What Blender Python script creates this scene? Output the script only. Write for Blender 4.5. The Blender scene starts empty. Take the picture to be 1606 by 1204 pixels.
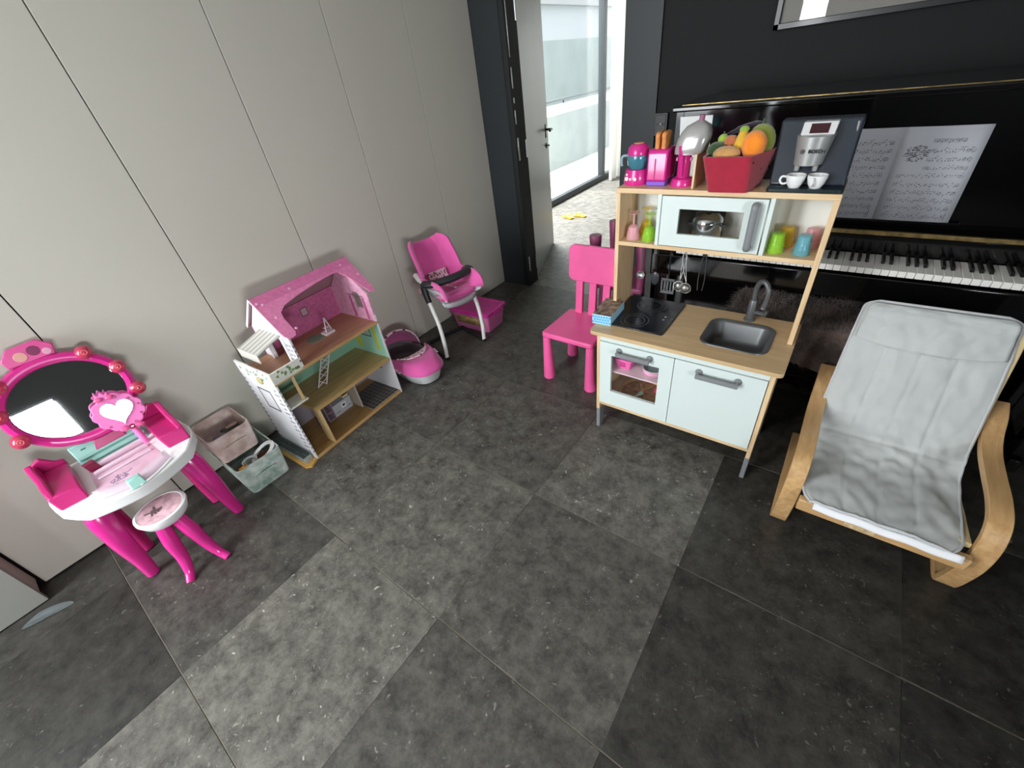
import bpy, bmesh, math, random
from mathutils import Vector, Matrix, noise
R = random.Random(7)
PI = math.pi
SC = bpy.context.scene
COL = SC.collection

# ------------------------------------------------------------------ camera, world, lights, exposure
cam_d = bpy.data.cameras.new('camera')
cam = bpy.data.objects.new('camera', cam_d)
COL.objects.link(cam)
cam_d.sensor_width = 36.0
cam_d.lens = 646.07 / 1606 * 36.0
cam_d.clip_start = 0.02
right = Vector((0.80297788, 0.58446736, -0.11671371))
down = Vector((0.27827394, -0.54083271, -0.79376545))
fwd = Vector((-0.527058, 0.60489493, -0.59691874))
cm = Matrix((right, -down, -fwd)).transposed().to_4x4()
cm.translation = Vector((1.315, -1.469, 1.435))
cam.matrix_world = cm
SC.camera = cam

world = bpy.data.worlds.new('overcast_sky')
SC.world = world
world.use_nodes = True
wn = world.node_tree.nodes
bg = wn['Background']
bg.inputs[0].default_value = (0.86, 0.93, 1.0, 1)
bg.inputs[1].default_value = 1.5

def area(name, loc, target, sx, sy, power, col=(1, 1, 1)):
    d = bpy.data.lights.new(name, 'AREA')
    d.shape = 'RECTANGLE'; d.size = sx; d.size_y = sy; d.energy = power; d.color = col
    o = bpy.data.objects.new(name, d); COL.objects.link(o)
    o.location = loc
    o.rotation_euler = (Vector(target) - Vector(loc)).to_track_quat('-Z', 'Y').to_euler()
    return o
# daylight through the glazed wall behind the camera, the small window on the right and the next room's glass wall
area('daylight_back_window', (-0.2, -3.75, 1.75), (0.1, -1.6, 0.75), 1.7, 2.1, 215, (0.95, 0.98, 1.0))
area('daylight_side_window', (3.3, -2.25, 1.13), (2.0, -2.1, 0.95), 1.0, 0.42, 50, (0.95, 0.98, 1.0))
area('daylight_next_room', (-3.0, 3.4, 4.2), (-0.9, 3.2, 0.3), 3.2, 2.5, 1500, (0.97, 0.99, 1.0))

vs = SC.view_settings
vs.view_transform = 'Standard'; vs.look = 'None'; vs.gamma = 1.0; vs.exposure = 0.5
vs.use_curve_mapping = False
SC.cycles.max_bounces = 10; SC.cycles.transparent_max_bounces = 16
SC.cycles.diffuse_bounces = 5; SC.cycles.glossy_bounces = 5; SC.cycles.transmission_bounces = 8

# ------------------------------------------------------------------ materials
def lin(h):
    h = h.lstrip('#'); o = []
    for i in (0, 2, 4):
        c = int(h[i:i+2], 16) / 255.0
        o.append(c / 12.92 if c <= 0.04045 else ((c + 0.055) / 1.055) ** 2.4)
    return (o[0], o[1], o[2], 1.0)
MATS = {}
def mat(name, col, rough=0.5, metal=0.0, var=None, bump=None, trans=0.0, coat=0.0, sheen=0.0, col2=None, ior=1.45, stretch=None, alpha=1.0, sub=0.0, spec=0.5):
    """var=(scale, amount): soft tonal variation; col2: second colour mixed by the noise; bump=(scale, strength)"""
    if name in MATS: return MATS[name]
    m = bpy.data.materials.new(name); m.use_nodes = True
    nt = m.node_tree; N = nt.nodes; L = nt.links
    p = N['Principled BSDF']
    c = lin(col)
    p.inputs['Base Color'].default_value = c
    p.inputs['Roughness'].default_value = rough
    p.inputs['Metallic'].default_value = metal
    p.inputs['Transmission Weight'].default_value = trans
    p.inputs['Coat Weight'].default_value = coat
    p.inputs['Coat Roughness'].default_value = 0.08
    p.inputs['Sheen Weight'].default_value = sheen
    p.inputs['IOR'].default_value = ior
    p.inputs['Alpha'].default_value = alpha
    p.inputs['Specular IOR Level'].default_value = spec
    if sub:
        p.inputs['Subsurface Weight'].default_value = sub; p.inputs['Subsurface Radius'].default_value = (0.02, 0.01, 0.008)
    tc = None
    if var or bump:
        tc = N.new('ShaderNodeTexCoord'); mp = N.new('ShaderNodeMapping'); L.new(tc.outputs['Object'], mp.inputs['Vector'])
        if stretch: mp.inputs['Scale'].default_value = stretch
    if var:
        n = N.new('ShaderNodeTexNoise'); n.inputs['Scale'].default_value = var[0]; n.inputs['Detail'].default_value = 6
        L.new(mp.outputs['Vector'], n.inputs['Vector'])
        r = N.new('ShaderNodeValToRGB')
        a = var[1]
        c2 = lin(col2) if col2 else tuple(min(1, x * (1 - a)) for x in c[:3]) + (1,)
        r.color_ramp.elements[0].color = c2 if col2 else c2
        r.color_ramp.elements[1].color = c if col2 else tuple(min(1, x * (1 + a)) for x in c[:3]) + (1,)
        r.color_ramp.elements[0].position = 0.35; r.color_ramp.elements[1].position = 0.65
        L.new(n.outputs['Fac'], r.inputs['Fac']); L.new(r.outputs['Color'], p.inputs['Base Color'])
    if bump:
        n = N.new('ShaderNodeTexNoise'); n.inputs['Scale'].default_value = bump[0]; n.inputs['Detail'].default_value = 4
        L.new(mp.outputs['Vector'], n.inputs['Vector'])
        b = N.new('ShaderNodeBump'); b.inputs['Strength'].default_value = bump[1]; b.inputs['Distance'].default_value = 0.004
        L.new(n.outputs['Fac'], b.inputs['Height']); L.new(b.outputs['Normal'], p.inputs['Normal'])
    MATS[name] = m
    return m

def glass_mat(name, tint=(1, 1, 1, 1), rough=0.0, strength=1.0):
    if name in MATS: return MATS[name]
    m = bpy.data.materials.new(name); m.use_nodes = True
    nt = m.node_tree; N = nt.nodes; L = nt.links
    N.remove(N['Principled BSDF'])
    lw = N.new('ShaderNodeLayerWeight'); pw = N.new('ShaderNodeMath'); pw.operation = 'POWER'; pw.inputs[1].default_value = 5.0
    f = N.new('ShaderNodeMath'); f.operation = 'MULTIPLY_ADD'; f.inputs[1].default_value = 0.6; f.inputs[2].default_value = 0.03
    L.new(lw.outputs['Facing'], pw.inputs[0]); L.new(pw.outputs[0], f.inputs[0])
    t = N.new('ShaderNodeBsdfTransparent'); t.inputs['Color'].default_value = tint
    g = N.new('ShaderNodeBsdfGlossy'); g.inputs['Roughness'].default_value = rough
    x = N.new('ShaderNodeMixShader')
    L.new(f.outputs[0], x.inputs[0]); L.new(t.outputs[0], x.inputs[1]); L.new(g.outputs[0], x.inputs[2])
    L.new(x.outputs[0], N['Material Output'].inputs['Surface'])
    MATS[name] = m
    return m

def voile():
    m = bpy.data.materials.new('white_voile'); m.use_nodes = True
    nt = m.node_tree; N = nt.nodes; L = nt.links; N.remove(N['Principled BSDF'])
    d = N.new('ShaderNodeBsdfDiffuse'); d.inputs['Color'].default_value = lin('#ecebe6')
    t = N.new('ShaderNodeBsdfTranslucent'); t.inputs['Color'].default_value = lin('#f2f1ec')
    x = N.new('ShaderNodeMixShader'); x.inputs[0].default_value = 0.5
    L.new(d.outputs[0], x.inputs[1]); L.new(t.outputs[0], x.inputs[2]); L.new(x.outputs[0], N['Material Output'].inputs['Surface'])
    return m

def wood(name, c1, c2, rough=0.45, scale=6.0, axis=0, coat=0.0):
    if name in MATS: return MATS[name]
    m = bpy.data.materials.new(name); m.use_nodes = True
    nt = m.node_tree; N = nt.nodes; L = nt.links; p = N['Principled BSDF']
    tc = N.new('ShaderNodeTexCoord'); mp = N.new('ShaderNodeMapping')
    s = [9.0, 9.0, 9.0]; s[axis] = 0.9
    mp.inputs['Scale'].default_value = s
    L.new(tc.outputs['Object'], mp.inputs['Vector'])
    n = N.new('ShaderNodeTexNoise'); n.inputs['Scale'].default_value = scale; n.inputs['Detail'].default_value = 8; n.inputs['Distortion'].default_value = 0.6
    L.new(mp.outputs['Vector'], n.inputs['Vector'])
    r = N.new('ShaderNodeValToRGB'); r.color_ramp.elements[0].color = lin(c1); r.color_ramp.elements[1].color = lin(c2)
    r.color_ramp.elements[0].position = 0.3; r.color_ramp.elements[1].position = 0.7
    L.new(n.outputs['Fac'], r.inputs['Fac']); L.new(r.outputs['Color'], p.inputs['Base Color'])
    p.inputs['Roughness'].default_value = rough; p.inputs['Coat Weight'].default_value = coat
    MATS[name] = m
    return m

def stone_mat():
    m = bpy.data.materials.new('bluestone'); m.use_nodes = True
    nt = m.node_tree; N = nt.nodes; L = nt.links; p = N['Principled BSDF']
    tc = N.new('ShaderNodeTexCoord'); oi = N.new('ShaderNodeObjectInfo')
    sc_ = N.new('ShaderNodeVectorMath'); sc_.operation = 'SCALE'; sc_.inputs[3].default_value = 17.0
    cx = N.new('ShaderNodeCombineXYZ'); L.new(oi.outputs['Random'], cx.inputs[0]); L.new(oi.outputs['Random'], cx.inputs[1])
    L.new(cx.outputs[0], sc_.inputs[0])
    ad = N.new('ShaderNodeVectorMath'); L.new(tc.outputs['Object'], ad.inputs[0]); L.new(sc_.outputs[0], ad.inputs[1])
    # cloudy ground
    n1 = N.new('ShaderNodeTexNoise'); n1.inputs['Scale'].default_value = 13.0; n1.inputs['Detail'].default_value = 12; n1.inputs['Roughness'].default_value = 0.82; n1.inputs['Distortion'].default_value = 0.12
    L.new(ad.outputs[0], n1.inputs['Vector'])
    r1 = N.new('ShaderNodeValToRGB')
    r1.color_ramp.elements[0].position = 0.36; r1.color_ramp.elements[0].color = lin('#2a2826')
    r1.color_ramp.elements[1].position = 0.68; r1.color_ramp.elements[1].color = lin('#6b6963')
    L.new(n1.outputs['Fac'], r1.inputs['Fac'])
    # pale flecks and shell fragments
    n2 = N.new('ShaderNodeTexNoise'); n2.inputs['Scale'].default_value = 60.0; n2.inputs['Detail'].default_value = 3; n2.inputs['Distortion'].default_value = 1.4
    L.new(ad.outputs[0], n2.inputs['Vector'])
    r2 = N.new('ShaderNodeValToRGB'); r2.color_ramp.elements[0].position = 0.645; r2.color_ramp.elements[0].color = (0, 0, 0, 1)
    r2.color_ramp.elements[1].position = 0.76; r2.color_ramp.elements[1].color = (1, 1, 1, 1)
    L.new(n2.outputs['Fac'], r2.inputs['Fac'])
    n3 = N.new('ShaderNodeTexNoise'); n3.inputs['Scale'].default_value = 5.0; n3.inputs['Detail'].default_value = 2
    L.new(ad.outputs[0], n3.inputs['Vector'])
    r3 = N.new('ShaderNodeValToRGB'); r3.color_ramp.elements[0].position = 0.4; r3.color_ramp.elements[1].position = 0.62
    L.new(n3.outputs['Fac'], r3.inputs['Fac'])
    v = N.new('ShaderNodeTexVoronoi'); v.inputs['Scale'].default_value = 30.0; v.feature = 'F1'
    n4 = N.new('ShaderNodeTexNoise'); n4.inputs['Scale'].default_value = 30.0
    L.new(ad.outputs[0], n4.inputs['Vector'])
    mx4 = N.new('ShaderNodeMix'); mx4.data_type = 'VECTOR'; mx4.inputs['Factor'].default_value = 0.05
    L.new(ad.outputs[0], mx4.inputs[4]); L.new(n4.outputs['Color'], mx4.inputs[5])
    L.new(mx4.outputs[1], v.inputs['Vector'])
    rv = N.new('ShaderNodeValToRGB'); e = rv.color_ramp.elements
    e[0].position = 0.0; e[0].color = (1, 1, 1, 1); e[1].position = 0.17; e[1].color = (0, 0, 0, 1)
    L.new(v.outputs['Distance'], rv.inputs['Fac'])
    sepc = N.new('ShaderNodeSeparateColor'); L.new(v.outputs['Color'], sepc.inputs[0])
    gt = N.new('ShaderNodeMath'); gt.operation = 'GREATER_THAN'; gt.inputs[1].default_value = 0.76
    L.new(sepc.outputs[0], gt.inputs[0])
    mu1 = N.new('ShaderNodeMath'); mu1.operation = 'MULTIPLY'; L.new(rv.outputs['Color'], mu1.inputs[0]); L.new(gt.outputs[0], mu1.inputs[1])
    mu2 = N.new('ShaderNodeMath'); mu2.operation = 'MULTIPLY'; L.new(r2.outputs['Color'], mu2.inputs[0]); L.new(r3.outputs['Color'], mu2.inputs[1])
    mxm = N.new('ShaderNodeMath'); mxm.operation = 'MAXIMUM'; L.new(mu1.outputs[0], mxm.inputs[0]); L.new(mu2.outputs[0], mxm.inputs[1])
    sc2 = N.new('ShaderNodeMath'); sc2.operation = 'MULTIPLY'; sc2.inputs[1].default_value = 0.7; L.new(mxm.outputs[0], sc2.inputs[0])
    mix = N.new('ShaderNodeMix'); mix.data_type = 'RGBA'; L.new(sc2.outputs[0], mix.inputs['Factor'])
    L.new(r1.outputs['Color'], mix.inputs[6]); mix.inputs[7].default_value = lin('#bdbab0')
    # object colour per tile: its own stone tone, plus painted-in light falloff
    mul = N.new('ShaderNodeMix'); mul.data_type = 'RGBA'; mul.blend_type = 'MULTIPLY'; mul.inputs['Factor'].default_value = 1.0
    L.new(mix.outputs[2], mul.inputs[6]); L.new(oi.outputs['Color'], mul.inputs[7])
    L.new(mul.outputs[2], p.inputs['Base Color'])
    rr = N.new('ShaderNodeMapRange'); rr.inputs[3].default_value = 0.34; rr.inputs[4].default_value = 0.52
    L.new(n1.outputs['Fac'], rr.inputs[0]); L.new(rr.outputs[0], p.inputs['Roughness'])
    b = N.new('ShaderNodeBump'); b.inputs['Strength'].default_value = 0.12; b.inputs['Distance'].default_value = 0.002
    L.new(n1.outputs['Fac'], b.inputs['Height']); L.new(b.outputs['Normal'], p.inputs['Normal'])
    MATS['bluestone'] = m
    return m

# ------------------------------------------------------------------ geometry helper
WM = {}     # root / part -> world matrix
class G:
    def __init__(s): s.bm = bmesh.new()
    def _add(s, verts, faces, M=None):
        vs_ = [s.bm.verts.new(M @ Vector(v) if M else Vector(v)) for v in verts]
        for f in faces:
            try: s.bm.faces.new([vs_[i] for i in f])
            except ValueError: pass
        return s
    def box(s, x0, x1, y0, y1, z0, z1, M=None):
        v = [(x0,y0,z0),(x1,y0,z0),(x1,y1,z0),(x0,y1,z0),(x0,y0,z1),(x1,y0,z1),(x1,y1,z1),(x0,y1,z1)]
        return s._add(v, [(0,3,2,1),(4,5,6,7),(0,1,5,4),(1,2,6,5),(2,3,7,6),(3,0,4,7)], M)
    def hexa(s, lo, hi):
        """lower four corners and upper four corners, same winding (counter-clockwise from above)"""
        return s._add(list(lo) + list(hi), [(0,3,2,1),(4,5,6,7),(0,1,5,4),(1,2,6,5),(2,3,7,6),(3,0,4,7)])
    def prism(s, poly, axis, a0, a1, M=None):
        n = len(poly)
        def P(p, a):
            return {'x': (a, p[0], p[1]), 'y': (p[0], a, p[1]), 'z': (p[0], p[1], a)}[axis]
        v = [P(p, a0) for p in poly] + [P(p, a1) for p in poly]
        f = [tuple(range(n))[::-1], tuple(range(n, 2*n))] + [(i, (i+1) % n, n + (i+1) % n, n + i) for i in range(n)]
        return s._add(v, f, M)
    def tube(s, path, r, seg=10, flat=1.0, up=None, closed=False, cap=True):
        path = [Vector(p) for p in path]; n = len(path)
        rs = r if isinstance(r, (list, tuple)) else [r] * n
        rings = []; prev = None
        for i, p in enumerate(path):
            a = path[(i-1) % n] if closed else path[max(i-1, 0)]
            b = path[(i+1) % n] if closed else path[min(i+1, n-1)]
            t = (b - a).normalized()
            if prev is None:
                u = Vector(up) if up else (Vector((0,0,1)) if abs(t.z) < 0.9 else Vector((1,0,0)))
            else: u = prev
            u = (u - t * u.dot(t))
            if u.length < 1e-6: u = t.orthogonal()
            u.normalize(); prev = u; w = t.cross(u)
            rings.append([s.bm.verts.new(p + (u * math.cos(k*2*PI/seg) * flat + w * math.sin(k*2*PI/seg)) * rs[i]) for k in range(seg)])
        m = n if closed else n - 1
        for i in range(m):
            A, B = rings[i], rings[(i+1) % n]
            for k in range(seg):
                s.bm.faces.new((A[k], A[(k+1) % seg], B[(k+1) % seg], B[k]))
        if cap and not closed:
            s.bm.faces.new(rings[0][::-1]); s.bm.faces.new(rings[-1])
        return s
    def cyl(s, p0, p1, r0, r1=None, seg=20):
        return s.tube([p0, p1], [r0, r0 if r1 is None else r1], seg)
    def lathe(s, prof, c=(0,0,0), seg=28, M=None, sx=1.0, sy=1.0):
        rings = []
        for r, z in prof:
            if r < 1e-5:
                v = Vector((c[0], c[1], c[2] + z)); rings.append([s.bm.verts.new(M @ v if M else v)])
            else:
                ring = []
                for k in range(seg):
                    v = Vector((c[0] + r*sx*math.cos(k*2*PI/seg), c[1] + r*sy*math.sin(k*2*PI/seg), c[2] + z))
                    ring.append(s.bm.verts.new(M @ v if M else v))
                rings.append(ring)
        for A, B in zip(rings, rings[1:]):
            for k in range(seg):
                a0, a1 = A[k % len(A)], A[(k+1) % len(A)]; b0, b1 = B[k % len(B)], B[(k+1) % len(B)]
                f = []
                for v in (a0, a1, b1, b0):
                    if v not in f: f.append(v)
                if len(f) > 2:
                    try: s.bm.faces.new(f)
                    except ValueError: pass
        return s
    def ball(s, c, rx, ry=None, rz=None, seg=18, rng=10, M=None):
        ry = ry or rx; rz = rz or rx
        T = Matrix.Translation(c) @ Matrix.Diagonal((rx, ry, rz, 1))
        if M: T = M @ T
        bmesh.ops.create_uvsphere(s.bm, u_segments=seg, v_segments=rng, radius=1.0, matrix=T)
        return s
    def grid(s, fn, nu, nv, closed_u=False):
        V = [[s.bm.verts.new(fn(i/(nu-1) if not closed_u else i/nu, j/(nv-1))) for j in range(nv)] for i in range(nu)]
        for i in range(nu if closed_u else nu-1):
            for j in range(nv-1):
                s.bm.faces.new((V[i][j], V[(i+1) % nu][j], V[(i+1) % nu][j+1], V[i][j+1]))
        return s
    def build(s, name, material, parent=None, world=True, bevel=0.0, seg=2, ang=35, sharp=40, solid=0.0, sub=0, kind=None, label=None, wm=None):
        bm = s.bm
        bmesh.ops.recalc_face_normals(bm, faces=bm.faces)
        me = bpy.data.meshes.new(name)
        W = WM.get(parent) if parent else wm
        if world and W is not None: bm.transform(W.inverted())
        bm.to_mesh(me); bm.free()
        me.polygons.foreach_set('use_smooth', [True] * len(me.polygons))
        if sharp and not sub: me.set_sharp_from_angle(angle=math.radians(sharp))
        me.materials.append(material)
        o = bpy.data.objects.new(name, me); COL.objects.link(o)
        if parent: o.parent = parent; WM[o] = WM[parent]
        else: WM[o] = Matrix.Identity(4) if wm is None else wm
        if solid:
            md = o.modifiers.new('thickness', 'SOLIDIFY'); md.thickness = solid; md.offset = 0
        if sub:
            md = o.modifiers.new('smooth', 'SUBSURF'); md.levels = sub; md.render_levels = sub
        if bevel:
            md = o.modifiers.new('bevel', 'BEVEL'); md.width = bevel; md.segments = seg; md.limit_method = 'ANGLE'; md.angle_limit = math.radians(ang)
            md.harden_normals = False
        if kind: o['kind'] = kind
        if label: o['label'] = label
        return o

def thing(name, label, cat, loc=(0,0,0), rotz=0.0, group=None):
    o = bpy.data.objects.new(name, None); COL.objects.link(o)
    o.empty_display_size = 0.05
    o.location = loc; o.rotation_euler = (0, 0, rotz)
    o['label'] = label; o['category'] = cat
    if group: o['group'] = group
    WM[o] = Matrix.Translation(loc) @ Matrix.Rotation(rotz, 4, 'Z')
    return o
def tag(o, label, cat, group=None):
    o['label'] = label; o['category'] = cat
    if group: o['group'] = group
    return o
def single(g, name, material, label, cat, loc, group=None, **k):
    """a thing that is one mesh, with its origin at its base"""
    M = Matrix.Translation(loc)
    o = g.build(name, material, None, wm=M, **k)
    o.matrix_world = M
    return tag(o, label, cat, group)
def copy_tree(o, loc, rotz=None, label=None, group=None):
    c = o.copy(); COL.objects.link(c); c.location = loc
    if rotz is not None: c.rotation_euler = (0, 0, rotz)
    if label: c['label'] = label
    if group: c['group'] = group
    for ch in list(o.children):
        k = ch.copy(); COL.objects.link(k); k.parent = c
        for gc in list(ch.children):
            q = gc.copy(); COL.objects.link(q); q.parent = k
    return c
def rrect(x0, x1, y0, y1, r, n=5):
    p = []
    for cx, cy, a in ((x1-r, y0+r, -90), (x1-r, y1-r, 0), (x0+r, y1-r, 90), (x0+r, y0+r, 180)):
        for i in range(n+1):
            t = math.radians(a + 90*i/n); p.append((cx + r*math.cos(t), cy + r*math.sin(t)))
    return p
def bez(pts, n=16):
    """Catmull-Rom through points"""
    P = [Vector(tuple(p) + (0,)*(3 - len(tuple(p)))) for p in pts]; P = [P[0]*2 - P[1]] + P + [P[-1]*2 - P[-2]]
    out = []
    for i in range(1, len(P)-2):
        for k in range(n):
            t = k/n; a, b, c, d = P[i-1], P[i], P[i+1], P[i+2]
            out.append(0.5*((2*b) + (c-a)*t + (2*a-5*b+4*c-d)*t*t + (3*b-a-3*c+d)*t**3))
    out.append(P[-2]); return out
def lerp(a, b, t): return a + (b-a)*t

# palette
M_WARD = mat('greige_laminate', '#cac7bc', 0.55, var=(1.2, 0.02), bump=(240, 0.03))
M_BLACKWALL = mat('black_wall_paint', '#0c0f10', 0.75, var=(2.0, 0.06), bump=(160, 0.05))
M_DARKTRIM = mat('anthracite_trim', '#2c3134', 0.5)
M_GREYWALL = mat('dark_grey_wall_paint', '#3c3d3d', 0.7)
M_WHITEWALL = mat('white_wall_paint', '#e6e6e2', 0.8, bump=(120, 0.05))
M_DOOR = mat('charcoal_door_lacquer', '#84888a', 0.35, var=(3, 0.04))
M_ALU = mat('dark_aluminium', '#3b4144', 0.4, metal=0.3)
M_STEEL = mat('brushed_steel', '#c4c6c7', 0.28, metal=1.0, bump=(300, 0.03))
M_CHROME = mat('polished_steel', '#dcdedf', 0.1, metal=1.0)
M_GROUT = mat('tan_grout', '#8a8273', 0.85, bump=(200, 0.1))
M_STONE = stone_mat()
M_PIANO = mat('black_piano_lacquer', '#050506', 0.1, coat=0.6)
M_BRASS = mat('worn_brass', '#8f7a50', 0.42, metal=1.0, var=(40, 0.35))
M_IVORY = mat('white_key_plastic', '#e7e5e0', 0.25)
M_EBONY = mat('black_key_plastic', '#101011', 0.35)
M_BIRCH = wood('birch_plywood', '#cdab80', '#e2c8a0', 0.42, 6, 0)
M_BIRCHV = wood('birch_plywood_upright', '#cdab80', '#e2c8a0', 0.42, 6, 2)
M_WORKTOP = wood('worktop_birch', '#bfa178', '#d2b68d', 0.4, 5, 0)
M_KWHITE = mat('white_foil_fronts', '#d0dcd9', 0.4)
M_KWHITE2 = mat('white_back_panel', '#e9ebe6', 0.55)
M_GREYPL = mat('grey_plastic', '#7d8083', 0.4, var=(30, 0.05))
M_SILVERPL = mat('silver_painted_plastic', '#5e6062', 0.36, metal=0.35)
M_HOB = mat('black_glass_hob', '#10131a', 0.22, coat=0.12)
M_RING = mat('hob_ring_print', '#4a4f58', 0.2)
M_GLASS = glass_mat('clear_pane')
M_HOT = mat('magenta_plastic', '#cc2a86', 0.25, coat=0.25, var=(3, 0.05))
M_HOTD = mat('deep_magenta_plastic', '#bd2470', 0.28, coat=0.2)
M_PINKCH = mat('bright_pink_chair_plastic', '#ec609f', 0.42, bump=(60, 0.08), var=(8, 0.05))
M_BURG = mat('burgundy_chair_plastic', '#8f4468', 0.42)
M_LPINK = mat('pale_pink_plastic', '#ee8fc4', 0.28, coat=0.3)
M_WHITEPL = mat('white_plastic', '#e9eaea', 0.3, coat=0.15)
M_MINT = mat('mint_plastic', '#9bcbc2', 0.35)
M_BULB = mat('salmon_bulb_plastic', '#d8466a', 0.12, trans=0.35, coat=0.5)
M_MIRROR = mat('mirror_silver', '#f2f4f4', 0.02, metal=1.0)
M_BLACKPL = mat('black_plastic', '#1c1d1f', 0.4)

# ------------------------------------------------------------------ setting
def struct(g, name, m, parent=None, **k):
    o = g.build(name, m, parent, **k)
    if not parent: o['kind'] = 'structure'
    return o
X0, X1, YB, YW, YN = -0.885, 3.05, -3.4, 1.25, 6.2
floor = struct(G().box(-2.0, X1, YB, YN, -0.06, -0.0025), 'floor', M_GROUT)
def tile_mesh():
    g = G(); b = 0.2983; c = 0.29955
    g.box(-c, c, -b, b, -0.012, 0.0)
    return g
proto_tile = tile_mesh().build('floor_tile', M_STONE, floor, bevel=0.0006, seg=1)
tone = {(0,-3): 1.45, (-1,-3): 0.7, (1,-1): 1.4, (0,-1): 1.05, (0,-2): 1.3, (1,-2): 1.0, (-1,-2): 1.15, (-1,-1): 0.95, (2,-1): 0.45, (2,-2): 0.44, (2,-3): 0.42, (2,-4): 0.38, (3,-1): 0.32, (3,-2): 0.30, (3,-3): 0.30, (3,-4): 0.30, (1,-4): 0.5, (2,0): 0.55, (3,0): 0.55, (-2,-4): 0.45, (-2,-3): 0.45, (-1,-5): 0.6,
        (1,-3): 0.85, (0,-4): 1.2, (-1,-4): 0.34, (1,0): 0.7, (0,0): 0.8, (-1,0): 0.78, (-2,-1): 0.8}  # right-hand and near-left tiles also darkened to paint in light falloff
first = True
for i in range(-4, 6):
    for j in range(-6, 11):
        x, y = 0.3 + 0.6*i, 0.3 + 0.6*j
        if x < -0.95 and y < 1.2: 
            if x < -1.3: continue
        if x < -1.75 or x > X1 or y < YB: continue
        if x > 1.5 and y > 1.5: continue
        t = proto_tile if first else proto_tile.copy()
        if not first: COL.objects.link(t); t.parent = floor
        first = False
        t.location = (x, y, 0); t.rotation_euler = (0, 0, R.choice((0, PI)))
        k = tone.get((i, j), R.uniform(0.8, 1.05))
        if y > 1.3: k *= 1.7  # brightness of the daylit next room painted into its tiles
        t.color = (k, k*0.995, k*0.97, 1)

# fitted wardrobe wall: one tall panel after the other with shadow gaps
wl = struct(G().box(-1.02, -0.905, YB, 1.165, 0, 2.6), 'wall_left', mat('wardrobe_carcass', '#25231f', 0.8))
seams = [-2.005, -1.475, -0.945, -0.42, 0.11, 0.62, 1.163]
for a, b in zip(seams, seams[1:]):
    g = G().box(-0.905, X0, a + 0.0022, b - 0.0022, 0.006, 2.58)
    g.build('wardrobe_panel', M_WARD, wl, bevel=0.0012)
# the deeper block at the near end
pl = struct(G().box(-1.02, -0.79, YB, -2.03, 0.0, 2.6), 'wall_left_return', mat('wardrobe_return', '#958c84', 0.6))
G().box(-0.79, -0.772, YB, -2.012, 0.006, 2.58).build('wardrobe_panel', mat('greige_return_falloff', '#8f9089', 0.55), pl, bevel=0.0012)  # front panel colour darkened to stand for light falloff at this end
G().box(-0.885, -0.792, -2.03, -2.012, 0.045, 2.58).build('wardrobe_panel', mat('wardrobe_side', '#a1948d', 0.6), pl, bevel=0.0012)
# door wall: stub, lintel, piano wall
struct(G().box(-1.02, -0.665, 1.165, 1.30, 0, 2.6), 'wall_door_side', mat('charcoal_stub_paint', '#1f2528', 0.65, bump=(160, 0.05)))
struct(G().box(-0.665, 0.116, 1.18, 1.30, 2.12, 2.6), 'wall_lintel', M_BLACKWALL)
wp = struct(G().box(0.116, X1 + 0.1, YW, 1.37, 0, 2.6), 'wall_piano', M_BLACKWALL)
tr = struct(G().box(0.114, 0.316, YW - 0.014, YW + 0.002, 0, 2.6), 'trim_1', M_DARKTRIM, bevel=0.001)
jm = struct(G().box(-0.668, -0.628, 1.168, 1.30, 0, 2.12), 'trim_2', mat('black_door_jamb', '#15181a', 0.5), bevel=0.001)
for z0, z1, w in ((0.12, 0.24, 0.010), (0.94, 1.08, 0.010), (1.36, 1.47, 0.006), (1.28, 1.31, 0.006), (1.16, 1.24, 0.006), (1.52, 1.86, 0.004)):
    G().box(-0.634, -0.626, 1.19, 1.19 + w*1.6, z0, z1).build('strike_plate', M_STEEL, jm, bevel=0.001)
# other walls and ceiling
struct(G().box(X1, X1 + 0.1, YB, -2.75, -0.06, 2.6).box(X1, X1 + 0.1, -1.72, YW, -0.06, 2.6).box(X1, X1 + 0.1, -2.75, -1.72, -0.06, 0.90).box(X1, X1 + 0.1, -2.75, -1.72, 1.36, 2.6), 'wall_right', M_GREYWALL)
wb = G()
for a, b, z0, z1 in ((-1.02, -0.95, -0.06, 2.6), (0.58, X1 + 0.1, -0.06, 2.6), (-0.95, 0.58, -0.06, 0.36), (-0.95, 0.58, 2.40, 2.6), (-0.10, 0.20, 0.36, 2.40)):
    wb.box(a, b, YB - 0.1, YB, z0, z1)
struct(wb, 'wall_back', M_GREYWALL)
struct(G().box(-2.0, X1 + 0.1, YB - 0.1, YN + 0.1, 2.6, 2.7), 'ceiling', M_WHITEWALL)
w1 = struct(G().box(-0.95, 0.58, YB - 0.07, YB - 0.02, 0.36, 0.42).box(-0.95, 0.58, YB - 0.07, YB - 0.02, 2.34, 2.40), 'window_1', M_ALU, bevel=0.002)
for a in (-0.95, -0.16, 0.20, 0.52):
    G().box(a, a + 0.06, YB - 0.07, YB - 0.02, 0.42, 2.34).build('window_mullion', M_ALU, w1, bevel=0.002)
for a, b in ((-0.89, -0.16), (0.26, 0.52)):
    G().box(a, b, YB - 0.05, YB - 0.044, 0.42, 2.34).build('pane', M_GLASS, w1)
w3 = struct(G().box(X1 + 0.02, X1 + 0.07, -2.75, -1.72, 0.90, 0.93).box(X1 + 0.02, X1 + 0.07, -2.75, -1.72, 1.33, 1.36)
            .box(X1 + 0.02, X1 + 0.07, -2.75, -2.72, 0.93, 1.33).box(X1 + 0.02, X1 + 0.07, -1.75, -1.72, 0.93, 1.33), 'window_3', M_ALU)
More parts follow.
